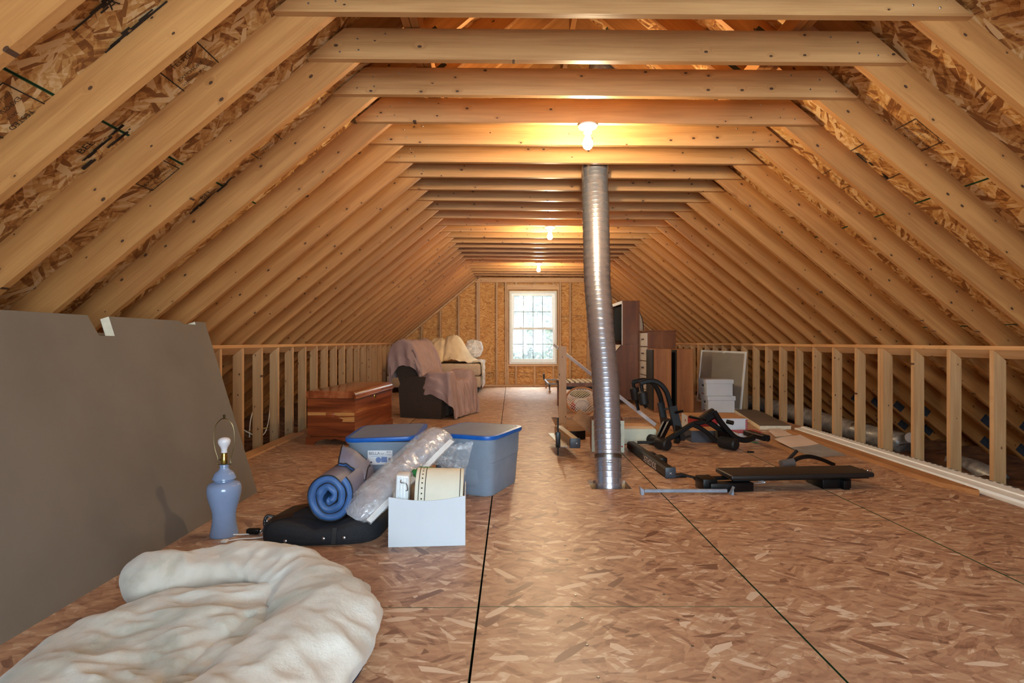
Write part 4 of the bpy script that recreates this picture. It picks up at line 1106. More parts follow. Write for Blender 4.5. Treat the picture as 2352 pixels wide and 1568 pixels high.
# ================================================================== BED AND BEDDING
M['ticking'] = plain('beige_ticking', srgb(196, 178, 158), 0.85, var=0.06, scale=30, bump=0.2)
M['sheetcream'] = plain('cream_sheet', srgb(232, 212, 178), 0.85, var=0.05, scale=4)
bd = thing('bed', 'beige mattress and box spring on a wheeled frame below the left side of the gable', 'bed', (-1.53, 11.12, 0))
MB().rbox(-.92, .915, 0.0, 1.33, .11, .325, .015).build('box_spring', M['ticking'], bd)
MB().rbox(-.925, .92, -.01, 1.34, .335, .575, .05, 3).build('mattress', M['ticking'], bd)
fr = ring(-.92, .90, .02, 1.32, .04, 0, .03)
fr.xf(Matrix(((1, 0, 0, 0), (0, 0, 1, 0), (0, 1, 0, .078), (0, 0, 0, 1)))); fr.f = [f[::-1] for f in fr.f]
fr.build('bed_frame', M['black'], bd)
for x in (-.86, .85):
    for y in (.06, 1.27):
        c = MB().lathe([(.012, .05), (.012, .08)], 8, c=(x, y, 0)).rbox(x - .035, x + .035, y - .02, y + .02, .03, .072, .006).build('caster_leg', M['black'], bd)
        MB().lathe([(.026, -.012), (.026, .012)], 14, c=(x, y - .02, .027), axis=(0, 1, 0)).build('wheel', M['black'], c)
bs = thing('bed_sheet', 'cream sheet heaped over pillows on the bed', 'sheet', (-1.53, 11.12, 0.577))
def heap(x, y):
    g = lambda cx, cy, sx, sy, h: h * math.exp(-((x - cx) / sx) ** 2 - ((y - cy) / sy) ** 2)
    z = g(-.05, .75, .28, .45, .40) + g(.40, .70, .25, .42, .50) + g(.17, .6, .2, .4, .10) - .06 * math.exp(-((x - .15) / .03) ** 2) + g(-.6, .8, .35, .5, .42)
    return max(0, z) + .03 * nz((x * 6, y * 5, 0)) + .02 * nz((x * 14, y * 9, 2)) + .01 * nz((x * 30, y * 14, 5))
def bsheet(u, v):
    x = -.85 + 1.88 * v; y = .06 + 1.2 * u
    z = max(.006, .012 + heap(x, y))
    if x > .93: z = .02 - (x - .93) * 2.6 + .02 * nz((y * 12, x, 1)); x = .945 + .03 * nz((y * 9, x * 4, 3))
    return (x, y, z)
MB().grid(60, 80, bsheet).grid(60, 80, lambda u, v: Vector(bsheet(u, v)) + Vector((0, 0, -.004)), flip=True).build('draped_cloth', M['sheetcream'], bs, sharp=180)
M['whitefilm'] = film('white_film', srgb(240, 240, 240), 0.8, 0.2)
pk = thing('wrapped_pillow', 'white plastic-wrapped pillow standing at the right end of the bed', 'pillow', (-0.80, 12.15, 0.66))
MB().grid(26, 36, lambda u, v: Vector((.19 * math.sin(math.pi * u) ** .7 * math.cos(2 * math.pi * v) + .02 * nz((u * 7, v * 9, 1)), .11 * math.sin(math.pi * u) ** .7 * math.sin(2 * math.pi * v), .20 - .19 * math.cos(math.pi * u) + .025 * nz((u * 9, v * 7, 5)))), wrap_v=True).build('pillow_body', M['whitefilm'], pk, sharp=180)
cv = thing('plastic_cover', 'clear white plastic sheeting hanging over the right end of the bed', 'plastic sheet', (-0.60, 11.12, 0))
MB().grid(16, 24, lambda u, v: Vector((.028 + .02 * nz((v * 6, u * 8, 2)) + .03 * (1 - u) * 0, .05 + 1.1 * v, .10 + .50 * u))).grid(8, 24, lambda u, v: Vector((.028 - .22 * u + .02 * nz((v * 6, 8, 2)) * (1 - u), .05 + 1.1 * v, .60 + .03 * math.sin(u * 3.1) + .03 * nz((v * 7, u * 4, 6))))).build('film_sheet', M['whitefilm'], cv, sharp=180)

# ================================================================== ROLLAWAY FRAME BY THE WINDOW
M['greysteel'] = plain('grey_steel', srgb(120, 118, 120), 0.4, metal=0.6, var=0.08)
rw = thing('rollaway_frame', 'grey metal folding bed frame on casters under the gable window', 'bed frame', (0.72, 11.1, 0))
A, B, C, D = (0, 0, .18), (0, 1.2, .18), (1.5, 1.2, .18), (1.5, 0, .18)
for a, b in ((A, B), (B, C), (C, D), (D, A)):
    MB().bar(a, b, .03, .03).build('rail', M['greysteel'], rw)
MB().bar((-.02, 1.12, .25), (-.02, 1.28, .25), .03, .12).build('end_bracket', M['black'], rw)
for x, y in ((.02, .02), (.02, 1.18), (1.48, .02), (1.48, 1.18)):
    l = MB().tube([(x, y, .165), (x + .01, y, .05)], .016, 8, scales=[1.3, .8]).build('leg', M['greysteel'], rw)
    MB().lathe([(.024, -.01), (.024, .01)], 12, c=(x + .01, y, .0255), axis=(0, 1, 0)).build('wheel', M['kraft'], l)

# ================================================================== SLATTED TABLE AND HOOP NET
M['whitewash'] = plain('whitewashed_slat', srgb(222, 214, 200), 0.7, var=0.08)
M['brownwood'] = grainwood('brown_wood', [(0.3, srgb(92, 56, 36)), (0.55, srgb(128, 84, 56)), (0.75, srgb(150, 104, 74))], (6, 6, 0.8), 0.45, 1.0)
st = thing('slatted_table', 'low table with whitewashed slats standing behind the stairwell post', 'table', (1.1, 8.65, 0))
for i in range(10):
    x = -.38 + i * .076
    MB().box(x, x + .05, -.32, .36, .405, .42).build('slat', M['whitewash'], st)
for y in (-.32, .33): MB().box(-.39, .37, y, y + .03, .35, .404).build('apron', M['brownwood'], st)
MB().box(-.36, .34, -.26, .30, .30, .345).build('shelf_tray', M['black'], st)
for x in (-.38, .34):
    for y in (-.285, .29): MB().box(x, x + .03, y, y + .03, .001, .349).build('leg', M['brownwood'], st)
M['hoopwood'] = grainwood('hoop_wood', [(0.3, srgb(140, 86, 48)), (0.7, srgb(186, 126, 80))], (3, 3, 3), 0.5)
hn = thing('hoop_net', 'round wooden hoop with white string netting leaning behind the stairwell post', 'net', (0.99, 7.72, 0.0))
RH = .235; tilt = Matrix.Translation((0, .16, .19)) @ Matrix.Rotation(math.radians(46), 4, 'X')
cir = [Vector((RH * math.cos(a), RH * math.sin(a), 0)) for a in [2 * math.pi * i / 48 for i in range(49)]]
MB().tube(cir, .014, 8, up=Vector((0, 0, 1))).xf(tilt).build('hoop', M['hoopwood'], hn)
mb = MB()
for fam in (1, -1):
    for i in range(-8, 9):
        c = i * .028; hl = math.sqrt(max(0, RH ** 2 - c * c)) * .98
        d1 = Vector((math.cos(.785 * fam), math.sin(.785 * fam), 0)); d2 = Vector((-d1.y, d1.x, 0))
        mb.tube([d2 * c + d1 * hl * t + Vector((0, 0, .05 * (1 - t * t) * max(0, 1 - (c / RH) ** 2))) for t in (-1, -.5, 0, .5, 1)], .0022, 5)
nt_ = mb.xf(tilt).build('string_net', M['whitecord'], hn); nt_['kind'] = 'stuff'
M['olive'] = plain('olive_cloth', srgb(132, 122, 70), 0.85, var=0.15, scale=12)
M['offwhite'] = plain('off_white_ball', srgb(226, 220, 216), 0.6, var=0.04)
def blob(r, rx, ry, rz): return MB().lathe([(r * math.sin(math.pi * i / 12), -r * math.cos(math.pi * i / 12)) for i in range(13)], 22).xf(Matrix.Diagonal((rx, ry, rz, 1)))
w1 = thing('cloth_bundle', 'off-white rounded bundle with red end seen through the hoop net', 'bundle', (1.01, 8.22, 0.10), math.radians(8))
blob(.1, 1.25, .9, .95).build('bundle_body', M['offwhite'], w1)
M['redplast'] = plain('red_plastic', srgb(176, 40, 30), 0.45)
MB().lathe([(.03, 0), (.055, .02), (.06, .05)], 18, c=(-.15, 0, -.02), axis=(1, 0, 0)).build('bundle_end', M['redplast'], w1)
w2 = thing('cushion', 'olive cushion lying above the white bundle behind the hoop net', 'cushion', (1.0, 8.28, 0.245), math.radians(-10))
blob(.1, 1.5, 1.1, .55).build('cushion_body', M['olive'], w2)

# ================================================================== STAIRWELL POST AND RAIL
ps = MB().box(-.043, .043, -.02, .02, -.16, .96).build('stair_post', M['stud'], None, (0.597, 6.62, 0))
tag(ps, 'upright pine post standing at the left side of the stairwell', 'post')
hp_ = MB().box(-.035, .0, -.03, .03, -.16, .06).build('post_block', M['plate'], None, (0.60, 6.56, 0)); tag(hp_, 'short orange pine block nailed in front of the stairwell post', 'wood block')
M['railgrey'] = plain('grey_painted_rail', srgb(206, 206, 212), 0.45, var=0.04)
a, b = W(1272, 791, 7.0), W(1506, 976, 5.86)
rl_ = MB().bar(a, b, .012, .036, (0, 0, 1)).build('rail', M['railgrey'], None); tag(rl_, 'long pale grey metal rail leaning diagonally across the stairwell behind the duct', 'rail')

# ================================================================== CARDBOARD BOX, BLOCK AND BAND NEAR THE DUCT
bx_ = thing('cardboard_box', 'tall brown cardboard box with raised flap and pale end, behind the duct', 'box', (0.90, 5.36, 0), math.radians(-6))
M['palegreen'] = plain('pale_green_card', srgb(206, 210, 190), 0.6, var=0.03)
M['brick'] = plain('brown_card', srgb(150, 92, 62), 0.7, var=0.1)
for x0, x1, y0, y1, m in ((-.15, -.146, -.16, .16, 'brick'), (.146, .15, -.16, .16, 'brick'), (-.146, .146, .156, .16, 'brick'), (-.146, .15, -.166, -.16, 'palegreen')):
    MB().box(x0, x1, y0, y1, .001, .29).build('side_panel', M[m], bx_)
MB().box(-.146, .146, -.158, .155, .001, .004).build('bottom_panel', M['brick'], bx_)
MB().bar((-.15, .0, .292), (-.225, .0, .20), .26, .004, (0, 1, 0)).xf(Matrix.Identity(4)).build('flap', M['kraft'], bx_)
MB().bar((-.148, .13, .292), (-.05, .14, .36), .004, .2, (0, 1, 0)).build('flap', M['kraft'], bx_)
MB().lathe([(.008, 0), (.008, .001)], 12, c=(.13, -.167, .055), axis=(0, -1, 0)).build('red_mark', M['redplast'], bx_)
bk = thing('timber_block', 'pale timber block with wooden top between the duct and the exercise arms', 'block', (1.09, 5.6, 0))
MB().prism([(0, .001), (.345, .001), (.345, .13), (.335, .15), (0, .15)], 0, .20, 'XZ').build('block_body', M['palegreen'], bk)
MB().prism([(0, .151), (.33, .151), (.30, .178), (0, .178)], 0, .20, 'XZ').build('block_top', M['platex'], bk)
bn = MB().grid(2, 16, lambda u, v: (.27 * v - .0, .05 * math.sin(math.pi * v) * -1, .002 + .085 * u)).grid(2, 16, lambda u, v: (.27 * v, -.05 * math.sin(math.pi * v) + .02, .002 + .085 * u), flip=True).grid(2, 16, lambda u, v: (.27 * v, -.05 * math.sin(math.pi * v) + .02 * u, .087)).build('curved_band', M['black'], None, (0.50, 5.9, 0), sharp=60)
tag(bn, 'curved black plastic band on the floor left of the cardboard box', 'band')

# ================================================================== EXERCISE MACHINE PIECES
M['chrome'] = plain('brushed_silver', srgb(190, 190, 186), 0.25, metal=1.0, var=0.04)
M['capblue'] = plain('dark_slate_plastic', srgb(58, 66, 78), 0.45, var=0.05)
up = thing('steel_tube', 'silver square exercise tube with dark end cap propped on a thin black rod', 'exercise part', (0.49, 4.95, 0))
MB().rbar([(.06, -.03, .135), (-.02, .70, .135)], .085, .085).build('square_tube', M['chrome'], up)
MB().rbox(.013, .107, -.052, -.03, .09, .18, .012).build('end_cap', M['capblue'], up)
MB().bar((-.03, -.02, .10), (-.09, .68, .10), .07, .008).build('side_flange', M['chrome'], up)
MB().tube([(-.075, .11, .001), (-.075, .11, .335)], .0075, 10).build('rod', M['black'], up)
MB().rbox(-.095, -.055, .09, .13, .07, .21, .004).build('rod_sleeve', M['black'], up)
text('cap_lettering', 'X', .02, (.075, -.0525, .135), (0, 0, 1), (-1, 0, 0), M['ribwhite'], up)
MB().box(.055, .10, .62, .64, .001, .094).build('rear_foot', M['black'], up)

sf = thing('exercise_upright', 'black square steel exercise tube with white lettering lying right of the duct', 'exercise part', (1.18, 4.2, 0), math.atan2(.055, 1.1))
MB().rbar([(0, .015, .04), (0, 1.12, .04)], .078, .078).build('square_tube', M['black'], sf)
MB().rbox(-.041, .041, -.004, .014, .001, .083, .01).build('end_cap', M['capblue'], sf)
M['letter'] = plain('white_letter', srgb(220, 214, 210), 0.5)
text('brand_lettering', 'SOLOFLEX', .072, (-.0397, .40, .04), (0, 1, 0), (0, 0, -1), M['letter'], sf, bold=.0015)
text('cap_lettering', 'X', .022, (0.0, -.0047, .04), (0, 0, 1), (-1, 0, 0), M['letter'], sf)
MB().rbox(.041, .13, .02, .10, .001, .018, .003).build('foot_plate', M['black'], sf)
MB().rbox(.045, .11, .40, .55, .001, .07, .008).build('side_bracket', M['black'], sf)
MB().rbox(.045, .09, .62, .74, .001, .06, .008).build('side_bracket', M['black'], sf)

Z1 = lambda x, y: (1430 + x * .17857, 840 + y * .17857)
def zw(x, y, d): return W(*Z1(x, y), d)
def roller(mb_parent, p, q, r, name='foam_roller'):
    p, q = Vector(p), Vector(q); L = (q - p).length
    MB().lathe([(0, 0), (r * .8, 0), (r, r * .25), (r, L - r * .25), (r * .8, L), (0, L)], 20, c=p, axis=(q - p)).build(name, M['blackfoam'], mb_parent)
ar = thing('exercise_machine', 'pair of curved black exercise arms with hanging foam rollers, in front of the speakers', 'exercise part', (1.5, 5.7, 0)); o_ = Vector((1.5, 5.7, 0))
def path_at(pts, d): return smooth([zw(x, y, d) - o_ for x, y in pts], 5)
YU = Vector((0, 1, 0))
MB().rbar(path_at([(225, 225), (300, 200), (400, 195), (490, 240), (560, 330), (600, 450), (620, 540), (650, 660), (690, 820)], 5.55), .045, .045, YU).build('curved_arm', M['black'], ar)
MB().rbar(path_at([(125, 210), (210, 190), (300, 185), (390, 225), (450, 310), (490, 420), (505, 520), (525, 640), (550, 740)], 5.85), .045, .045, YU).build('curved_arm', M['black'], ar)
for (x, y0, y1, d) in ((258, 330, 500, 5.55), (152, 275, 440, 5.85)):
    a, b = zw(x - 6, y0, d) - o_, zw(x + 22, y1, d) - o_
    roller(ar, a, b, .047)
    MB().tube([zw(x - 20, 215 if d < 5.7 else 205, d) - o_, a], .017, 10).build('roller_pin', M['black'], ar)
    MB().tube([b, zw(x + (52 if d > 5.7 else 48), y1 + (130 if d > 5.7 else 35), d) - o_], .016, 10).build('roller_pin', M['black'], ar)
MB().bar(zw(640, 520, 5.55) - o_, zw(720, 860, 5.5) - o_, .075, .06, YU).build('pivot_bracket', M['black'], ar)
MB().bar(zw(490, 470, 5.85) - o_, zw(540, 760, 5.82) - o_, .06, .06, YU).build('pivot_bracket', M['black'], ar)
MB().bar(zw(545, 560, 5.8) - o_, zw(600, 545, 5.56) - o_, .02, .02).build('cross_pin', M['black'], ar)
MB().tube([zw(680, 600, 5.5) - o_, zw(775, 580, 5.45) - o_], .013, 10).build('pull_pin', M['black'], ar)
MB().bar(zw(520, 700, 5.8) - o_, zw(640, 730, 5.55) - o_, .05, .06).build('cross_member', M['black'], ar)
for x0, x1, d in ((540, 445, 5.6), (600, 500, 5.5)):
    MB().bar(zw(x0, 730, d) - o_, zw(x1, 935, 5.42 if d > 5.55 else 5.34) - o_, .035, .035, YU).build('strut', M['black'], ar)
MB().bar(zw(700, 780, 5.5) - o_, zw(700, 985, 5.42) - o_, .05, .05, YU).build('foot_post', M['black'], ar)
f1, f2 = FL(*Z1(440, 1030), 0.0), FL(*Z1(565, 1092), 0.0)
roller(ar, Vector((f1.x - .05, f1.y + .10, .052)) - o_, Vector((f1.x + .02, f1.y - .01, .050)) - o_, .049)
roller(ar, Vector((f2.x - .06, f2.y + .12, .058)) - o_, Vector((f2.x + .015, f2.y - .01, .056)) - o_, .055)
MB().tube([zw(190, 983, 5.42) - o_, zw(400, 983, 5.40) - o_], .014, 10).build('floor_bar', M['black'], ar)

a2 = thing('exercise_linkage', 'black bent exercise linkage with foam roller lying in front of the red and white box', 'exercise part', (2.0, 5.45, 0)); o_ = Vector((2.0, 5.45, 0))
MB().rbar([zw(1030, 700, 5.45) - o_, zw(1110, 640, 5.45) - o_, zw(1185, 600, 5.45) - o_], .09, .085, YU).build('hinge_plate', M['black'], a2)
MB().rbar(path_at([(1175, 590), (1230, 680), (1290, 760), (1370, 850), (1440, 915), (1530, 950), (1610, 950), (1690, 915)], 5.42), .05, .05, YU).build('curved_arm', M['black'], a2)
MB().rbar(path_at([(1050, 715), (960, 735), (880, 760), (800, 810), (700, 875), (545, 965)], 5.42), .045, .045, YU).build('link_arm', M['black'], a2)
MB().rbar(path_at([(900, 755), (1000, 800), (1090, 865), (1180, 950), (1290, 1000)], 5.40), .042, .042, YU).build('link_arm', M['black'], a2)
MB().rbar([zw(1100, 720, 5.5) - o_, zw(1330, 870, 5.5) - o_, zw(1400, 930, 5.46) - o_], .05, .05, YU).build('link_arm', M['black'], a2)
MB().tube([zw(865, 652, 5.6) - o_, zw(1065, 695, 5.4) - o_], .015, 10).build('handle_rod', M['black'], a2)
MB().tube([zw(1340, 715, 5.4) - o_, zw(1425, 735, 5.36) - o_], .02, 10).build('lock_knob', M['black'], a2)
r1 = FL(*Z1(1440, 1093))
roller(a2, Vector((r1.x - .085, r1.y + .14, .062)) - o_, Vector((r1.x + .015, r1.y - .01, .058)) - o_, .056)
MB().bar(zw(760, 880, 5.4) - o_, zw(770, 960, 5.38) - o_, .045, .045, YU).build('foot_post', M['black'], a2)
MB().tube([zw(795, 925, 5.38) - o_, zw(875, 900, 5.38) - o_], .011, 8).build('foot_pin', M['black'], a2)
MB().rbar([zw(1600, 860, 5.75) - o_, zw(1850, 930, 5.35) - o_], .075, .055).build('channel', M['black'], a2)
MB().tube([zw(1845, 925, 5.35) - o_, zw(1875, 975, 5.33) - o_], .009, 8).build('hook', M['black'], a2)
MB().bar(zw(1260, 850, 5.5) - o_, zw(1270, 990, 5.4) - o_, .09, .05, YU).build('base_plate', M['black'], a2)

bh = thing('exercise_bench', 'long flat black padded exercise bench on the open floor at right', 'bench', (1.985, 3.985, 0), math.radians(5.0))
M['padvinyl'] = plain('black_pad_vinyl', srgb(30, 28, 28), 0.42, var=0.06, scale=40)
MB().rbox(-.515, .515, -.125, .125, .078, .112, .012, 3).build('pad', M['padvinyl'], bh)
MB().rbox(-.49, .49, -.10, .10, .066, .0775, .003).build('pad_board', M['black'], bh)
ch_ = MB().rbox(-.66, -.36, -.13, -.05, .004, .062, .006).build('end_channel', M['black'], bh)
MB().rbox(-.70, -.60, -.10, .04, .003, .085, .006).build('hinge_plate', M['black'], bh)
MB().bar((-.78, .12, .075), (-.66, .06, .05), .03, .012).build('lever', M['black'], bh)
MB().box(-.70, -.45, .03, .07, .045, .065).build('frame_rail', M['black'], bh)
MB().rbox(.15, .36, -.10, .09, .001, .066, .006).build('rear_foot', M['black'], bh)
MB().rbox(.28, .325, -.135, -.10, .001, .064, .004).build('foot_bracket', M['black'], bh)
MB().tube(smooth([(-.34, -.09, .05), (-.28, -.10, .052), (-.27, -.10, .062), (-.31, -.09, .066)], 5), .006, 8).build('ring', M['steel'], bh)
for i in range(3):
    c = Vector((.53 + i * .022, .03 - i * .012, .095)); a = [c + Vector((.018 * math.cos(t), .010 * math.sin(t) * (i % 2), .010 * math.sin(t) * (1 - i % 2) + 0)) for t in [2 * math.pi * k_ / 14 for k_ in range(15)]]
    MB().tube(a, .0035, 6, up=Vector((0, .3, 1))).build('chain_link', M['steel'], bh)
hb = thing('exercise_bar', 'curved black exercise bar with grey foam grip lying behind the bench', 'exercise part', tuple(FL(1850, 1075)))
MB().rbar(smooth([(-.13, .0, .03), (-.07, .0, .075), (.02, .0, .095), (.13, .02, .07), (.25, .04, .02)], 6), .03, .03, YU).build('curved_bar', M['black'], hb)
M['greyfoam'] = plain('grey_foam', srgb(92, 90, 92), 0.7, var=0.08)
MB().lathe([(0, 0), (.032, .004), (.034, .11), (0, .115)], 18, c=(-.21, -.02, .036), axis=(1, .1, .12)).build('grip', M['greyfoam'], hb)
MB().tube([(-.12, .05, .05), (-.02, .1, .12)], .014, 8).build('pin', M['blackfoam'], hb)

br = thing('steel_brace', 'short galvanised steel brace with flanged ends lying between the duct and the bench', 'brace', (1.165, 3.775, 0))
MB().rbar([(-.28, 0, .022), (.27, 0, .022)], .022, .022).build('brace_tube', M['galv'], br)
for x in (-.30, .295):
    MB().prism([(x - .008, .001), (x + .012, .001), (x + .012 if x < 0 else x + .010, .034), (x - .012 if x < 0 else x + .018, .052)], -.03, .012, 'XZ').build('end_flange', M['galv'], br)
cb_ = MB().rbox(-.028, .028, -.015, .015, .001, .012, .003).build('rubber_clip', M['black'], None, tuple(FL(1724, 1039))); tag(cb_, 'tiny black rubber clip on the floor seam right of the exercise linkage', 'clip')
gs = MB().bar((-.03, 0, .004), (.04, .01, .004), .02, .006).build('green_strap', M['greenglass'], None, tuple(FL(1733, 1016))); tag(gs, 'short green strap end on the floor beside the exercise linkage', 'strap')
# ================================================================== BOXES, FURNITURE ON THE RIGHT
M['redcard'] = plain('red_card', srgb(168, 40, 46), 0.5, var=0.05)
M['greybox'] = plain('slate_card', srgb(68, 70, 80), 0.6, var=0.06)
rb = thing('printed_carton', 'red and white printed carton lying behind the exercise linkage', 'box', (1.95, 6.08, 0), math.radians(-2))
MB().box(0, .575, 0, .46, .001, .19).build('carton_body', M['whitecard'], rb)
MB().box(-.001, .576, -.001, .461, .1905, .193).build('carton_top', M['kraft'], rb)
MB().box(.0, .26, -.0015, -.0005, .10, .19).build('red_panel', M['redcard'], rb)
MB().box(.555, .576, -.0025, -.0005, .06, .18).build('red_stripe', M['redcard'], rb)
for i in range(5): text('carton_lettering', 'H', .02, (.566, -.0032, .075 + i * .022), (0, 0, 1), (-1, 0, 0), M['whitecard'], rb)
MB().box(-.0025, -.0012, .0, .20, .10, .19).build('red_panel', M['redcard'], rb)
MB().lathe([(.014, 0), (.014, .001)], 14, c=(-.0015, .30, .13), axis=(-1, 0, 0)).build('logo_mark', M['redcard'], rb)
r2 = thing('printed_carton', 'small white carton with red top tucked below the large printed carton', 'box', (2.33, 5.80, 0), math.radians(6))
MB().prism([(0, .001), (.22, .001), (.25, .075), (.0, .075)], 0, .18, 'XZ').build('carton_body', M['whitecard'], r2)
MB().box(-.002, .252, -.002, .182, .0755, .082).build('red_lid', M['redcard'], r2)
gbx = thing('storage_carton', 'dark grey carton with kraft top in front of the printed carton', 'box', (1.81, 5.70, 0), math.radians(2))
MB().box(0, .33, 0, .26, .001, .115).build('carton_body', M['greybox'], gbx)
MB().box(.001, .329, .001, .259, .1155, .118).build('carton_top', M['kraft'], gbx)

def banker(label, x, y, z, rz):
    t = thing('file_box', label, 'box', (x, y, z), rz, 'white cardboard file boxes')
    MB().rbox(0, .375, 0, .31, .001, .205, .003, 1).build('box_body', M['whitecard'], t)
    MB().rbox(-.012, .387, -.008, .318, .175, .235, .003, 1).build('lid', M['whitecard'], t)
    MB().box(-.0015, -.0005, .11, .19, .13, .155).build('hand_hole', M['black'], t)
    for k_ in range(3): MB().box(-.0015, -.0005, .06, .25, .03 + k_ * .028, .034 + k_ * .028).build('printed_line', M['ink'], t)
    MB().box(-.0016, -.0004, .10, .2, .015, .026).build('red_mark', M['redcard'], t)
banker('white cardboard file box, lower of two stacked against the screen frame', 2.80, 8.06, 0, math.radians(-1))
banker('white cardboard file box, upper of two stacked against the screen frame', 2.785, 8.08, 0.2365, math.radians(1))

M['screenmesh'] = tinted('grey_insect_screen', srgb(206, 202, 190), 0.55, 0.8)
sc_ = thing('window_screen', 'large white-framed insect screen leaning on the right knee wall behind the file boxes', 'screen', (3.30, 8.17, 0.002), math.radians(5.5))
def leanx(mb): return mb.xf(Matrix.Rotation(math.radians(5.5), 4, 'Y'))
t_ = .03
leanx(MB().box(0, .02, 0, t_, 0, .87)).build('frame_stile', M['vinyl'], sc_); leanx(MB().box(0, .02, 1.47, 1.47 + t_, 0, .87)).build('frame_stile', M['vinyl'], sc_)
leanx(MB().box(0, .02, t_, 1.47, 0, t_)).build('frame_rail', M['vinyl'], sc_); leanx(MB().box(0, .02, t_, 1.47, .87 - t_, .87)).build('frame_rail', M['vinyl'], sc_)
leanx(MB().add([(.01, t_, t_), (.01, 1.47, t_), (.01, 1.47, .87 - t_), (.01, t_, .87 - t_)], [(3, 2, 1, 0)])).build('mesh', M['screenmesh'], sc_)
leanx(MB().box(-.006, 0, .65, .70, .83, .865)).build('latch', M['vinyl'], sc_)

M['walnut'] = grainwood('walnut_veneer', [(0.30, srgb(108, 64, 34)), (0.5, srgb(142, 90, 48)), (0.72, srgb(166, 112, 64))], (7, 7, 0.8), 0.4, 1.0)
def speaker(label, x0, x1, y0, y1, h, seed):
    t = thing('floor_speaker', label, 'speaker', (x0, y0, 0), group='tall walnut floor speakers')
    w, d = x1 - x0, y1 - y0
    MB().rbox(0.018, w, 0, d, .001, h, .004, 1).build('cabinet', M['walnut'], t)
    MB().rbox(0.0, .0175, .012, d - .012, .03, h - .012, .006, 1).build('grille', M['blackfoam'], t)
speaker('tall walnut floor speaker with black grille, left one beside the file cabinet', 2.015, 2.285, 8.08, 8.49, .908, 1)
speaker('tall walnut floor speaker with black grille, right one next to the window screen', 2.345, 2.60, 8.08, 8.49, .906, 2)

M['darkoak'] = grainwood('dark_oak', [(0.30, srgb(80, 44, 22)), (0.5, srgb(112, 64, 28)), (0.72, srgb(136, 84, 42))], (7, 7, 0.7), 0.4, 1.0)
M['tvblack'] = plain('tv_black', srgb(14, 14, 15), 0.7, spec=0.05)
M['sheenpale'] = plain('sheen_pale_front', srgb(206, 204, 204), 0.3, var=0.03)  # window sheen on the fronts is put into this pale base colour
cb2 = thing('file_cabinet', 'brown-sided drawer cabinet with sheen-pale drawer fronts behind the speakers', 'cabinet', (2.064, 8.60, 0))
MB().box(.012, .43, 0, .52, .04, 1.16).build('carcass', M['darkoak'], cb2)
MB().rbox(-.008, .44, -.01, .53, 1.161, 1.185, .004, 1).build('top', M['darkoak'], cb2)
for i in range(5):
    z0 = .06 + i * .22
    dr = MB().rbox(-.006, .011, .015, .505, z0, z0 + .205, .003, 1).build('drawer', M['sheenpale'], cb2)
    MB().bar((-.016, .20, z0 + .11), (-.016, .32, z0 + .11), .012, .014).build('handle', M['black'], dr)
ring(.0, .43, .04, 1.16, .045, -.007, -.0005).build('side_frame', M['darkoak'], cb2)
MB().box(.03, .40, .03, .49, .001, .039).build('plinth', M['darkoak'], cb2)

ao = thing('secretary_cabinet', 'tall dark oak secretary cabinet with black television niche and slanted desk front', 'cabinet', (1.805, 9.2, 0))
WX = .275; LY = 1.0; HT = 1.657
lower = [(-.16, .07), (WX, .07), (WX, .955), (.0, .955), (-.02, .95), (-.14, .80), (-.16, .76)]
MB().prism(lower, 0, LY, 'XZ').build('lower_case', M['darkoak'], ao)
for y0, y1 in ((0, .02), (LY - .02, LY)): MB().box(0, WX, y0, y1, .956, HT).build('side_panel', M['darkoak'], ao)
MB().box(0, WX, .0, LY, HT + .0005, HT + .02).build('top', M['darkoak'], ao)
MB().box(WX - .012, WX, .021, LY - .021, .956, HT - .001).build('back_panel', M['darkoak'], ao)
MB().rbox(.02, WX - .02, .06, LY - .06, 1.02, 1.60, .01).build('television', M['tvblack'], ao)
ring(.02, WX, .97, HT, .035, -.008, -.0005, .035, .035).build('side_frame', M['darkoak'], ao)
ring(-.10, WX, .12, .70, .035, -.008, -.0005, .035, .035).build('side_frame', M['darkoak'], ao)
MB().box(-.012, -.0005, .02, .98, HT - .03, HT + .018).build('crown', M['sheenpale'], ao)
MB().box(-.012, -.0005, 0, .02, .956, HT - .03).build('face_edge', M['sheenpale'], ao)
dl = MB().prism([(-.03, .955), (-.022, .958), (-.15, .805), (-.158, .80)], .02, LY - .02, 'XZ').build('desk_front', M['sheenpale'], ao)
MB().bar((-.10, .40, .875), (-.10, .52, .875), .012, .01).build('handle', M['black'], dl)
for y in (.02, LY - .06):
    for x in (-.15, WX - .045): MB().box(x, x + .04, y, y + .04, .001, .0695).build('foot', M['black'], ao)
ib = thing('ironing_board', 'pale ironing board stood on end behind the secretary cabinet', 'ironing board', (2.25, 10.5, 0))
M['ironcloth'] = plain('pale_cover', srgb(214, 196, 172), 0.8, var=0.05)
M['darkpad'] = plain('brown_edge', srgb(60, 44, 36), 0.7)
pts_ = [(-.19, .12), (.19, .12), (.19, 1.2)] + [(.19 * math.cos(math.radians(a)) ** .8 if a < 90 else 0, 1.2 + .42 * math.sin(math.radians(a))) for a in range(10, 91, 10)] + [(-.19 * math.cos(math.radians(a)) ** .8 if a < 90 else 0, 1.2 + .42 * math.sin(math.radians(a))) for a in range(80, 9, -10)] + [(-.19, 1.2)]
MB().prism(pts_, 0, .025, 'XZ').build('board_cover', M['ironcloth'], ib)
cx_ = [Vector((x * 1.03, .0125, z)) for x, z in pts_] + [Vector((pts_[0][0] * 1.03, .0125, pts_[0][1]))]
MB().tube(cx_, .014, 6, up=Vector((0, 1, 0))).build('edge_band', M['darkpad'], ib)
for x in (-.12, .12): MB().tube([(x, .05, .001), (x, .045, .8)], .01, 8).build('leg', M['greysteel'], ib)

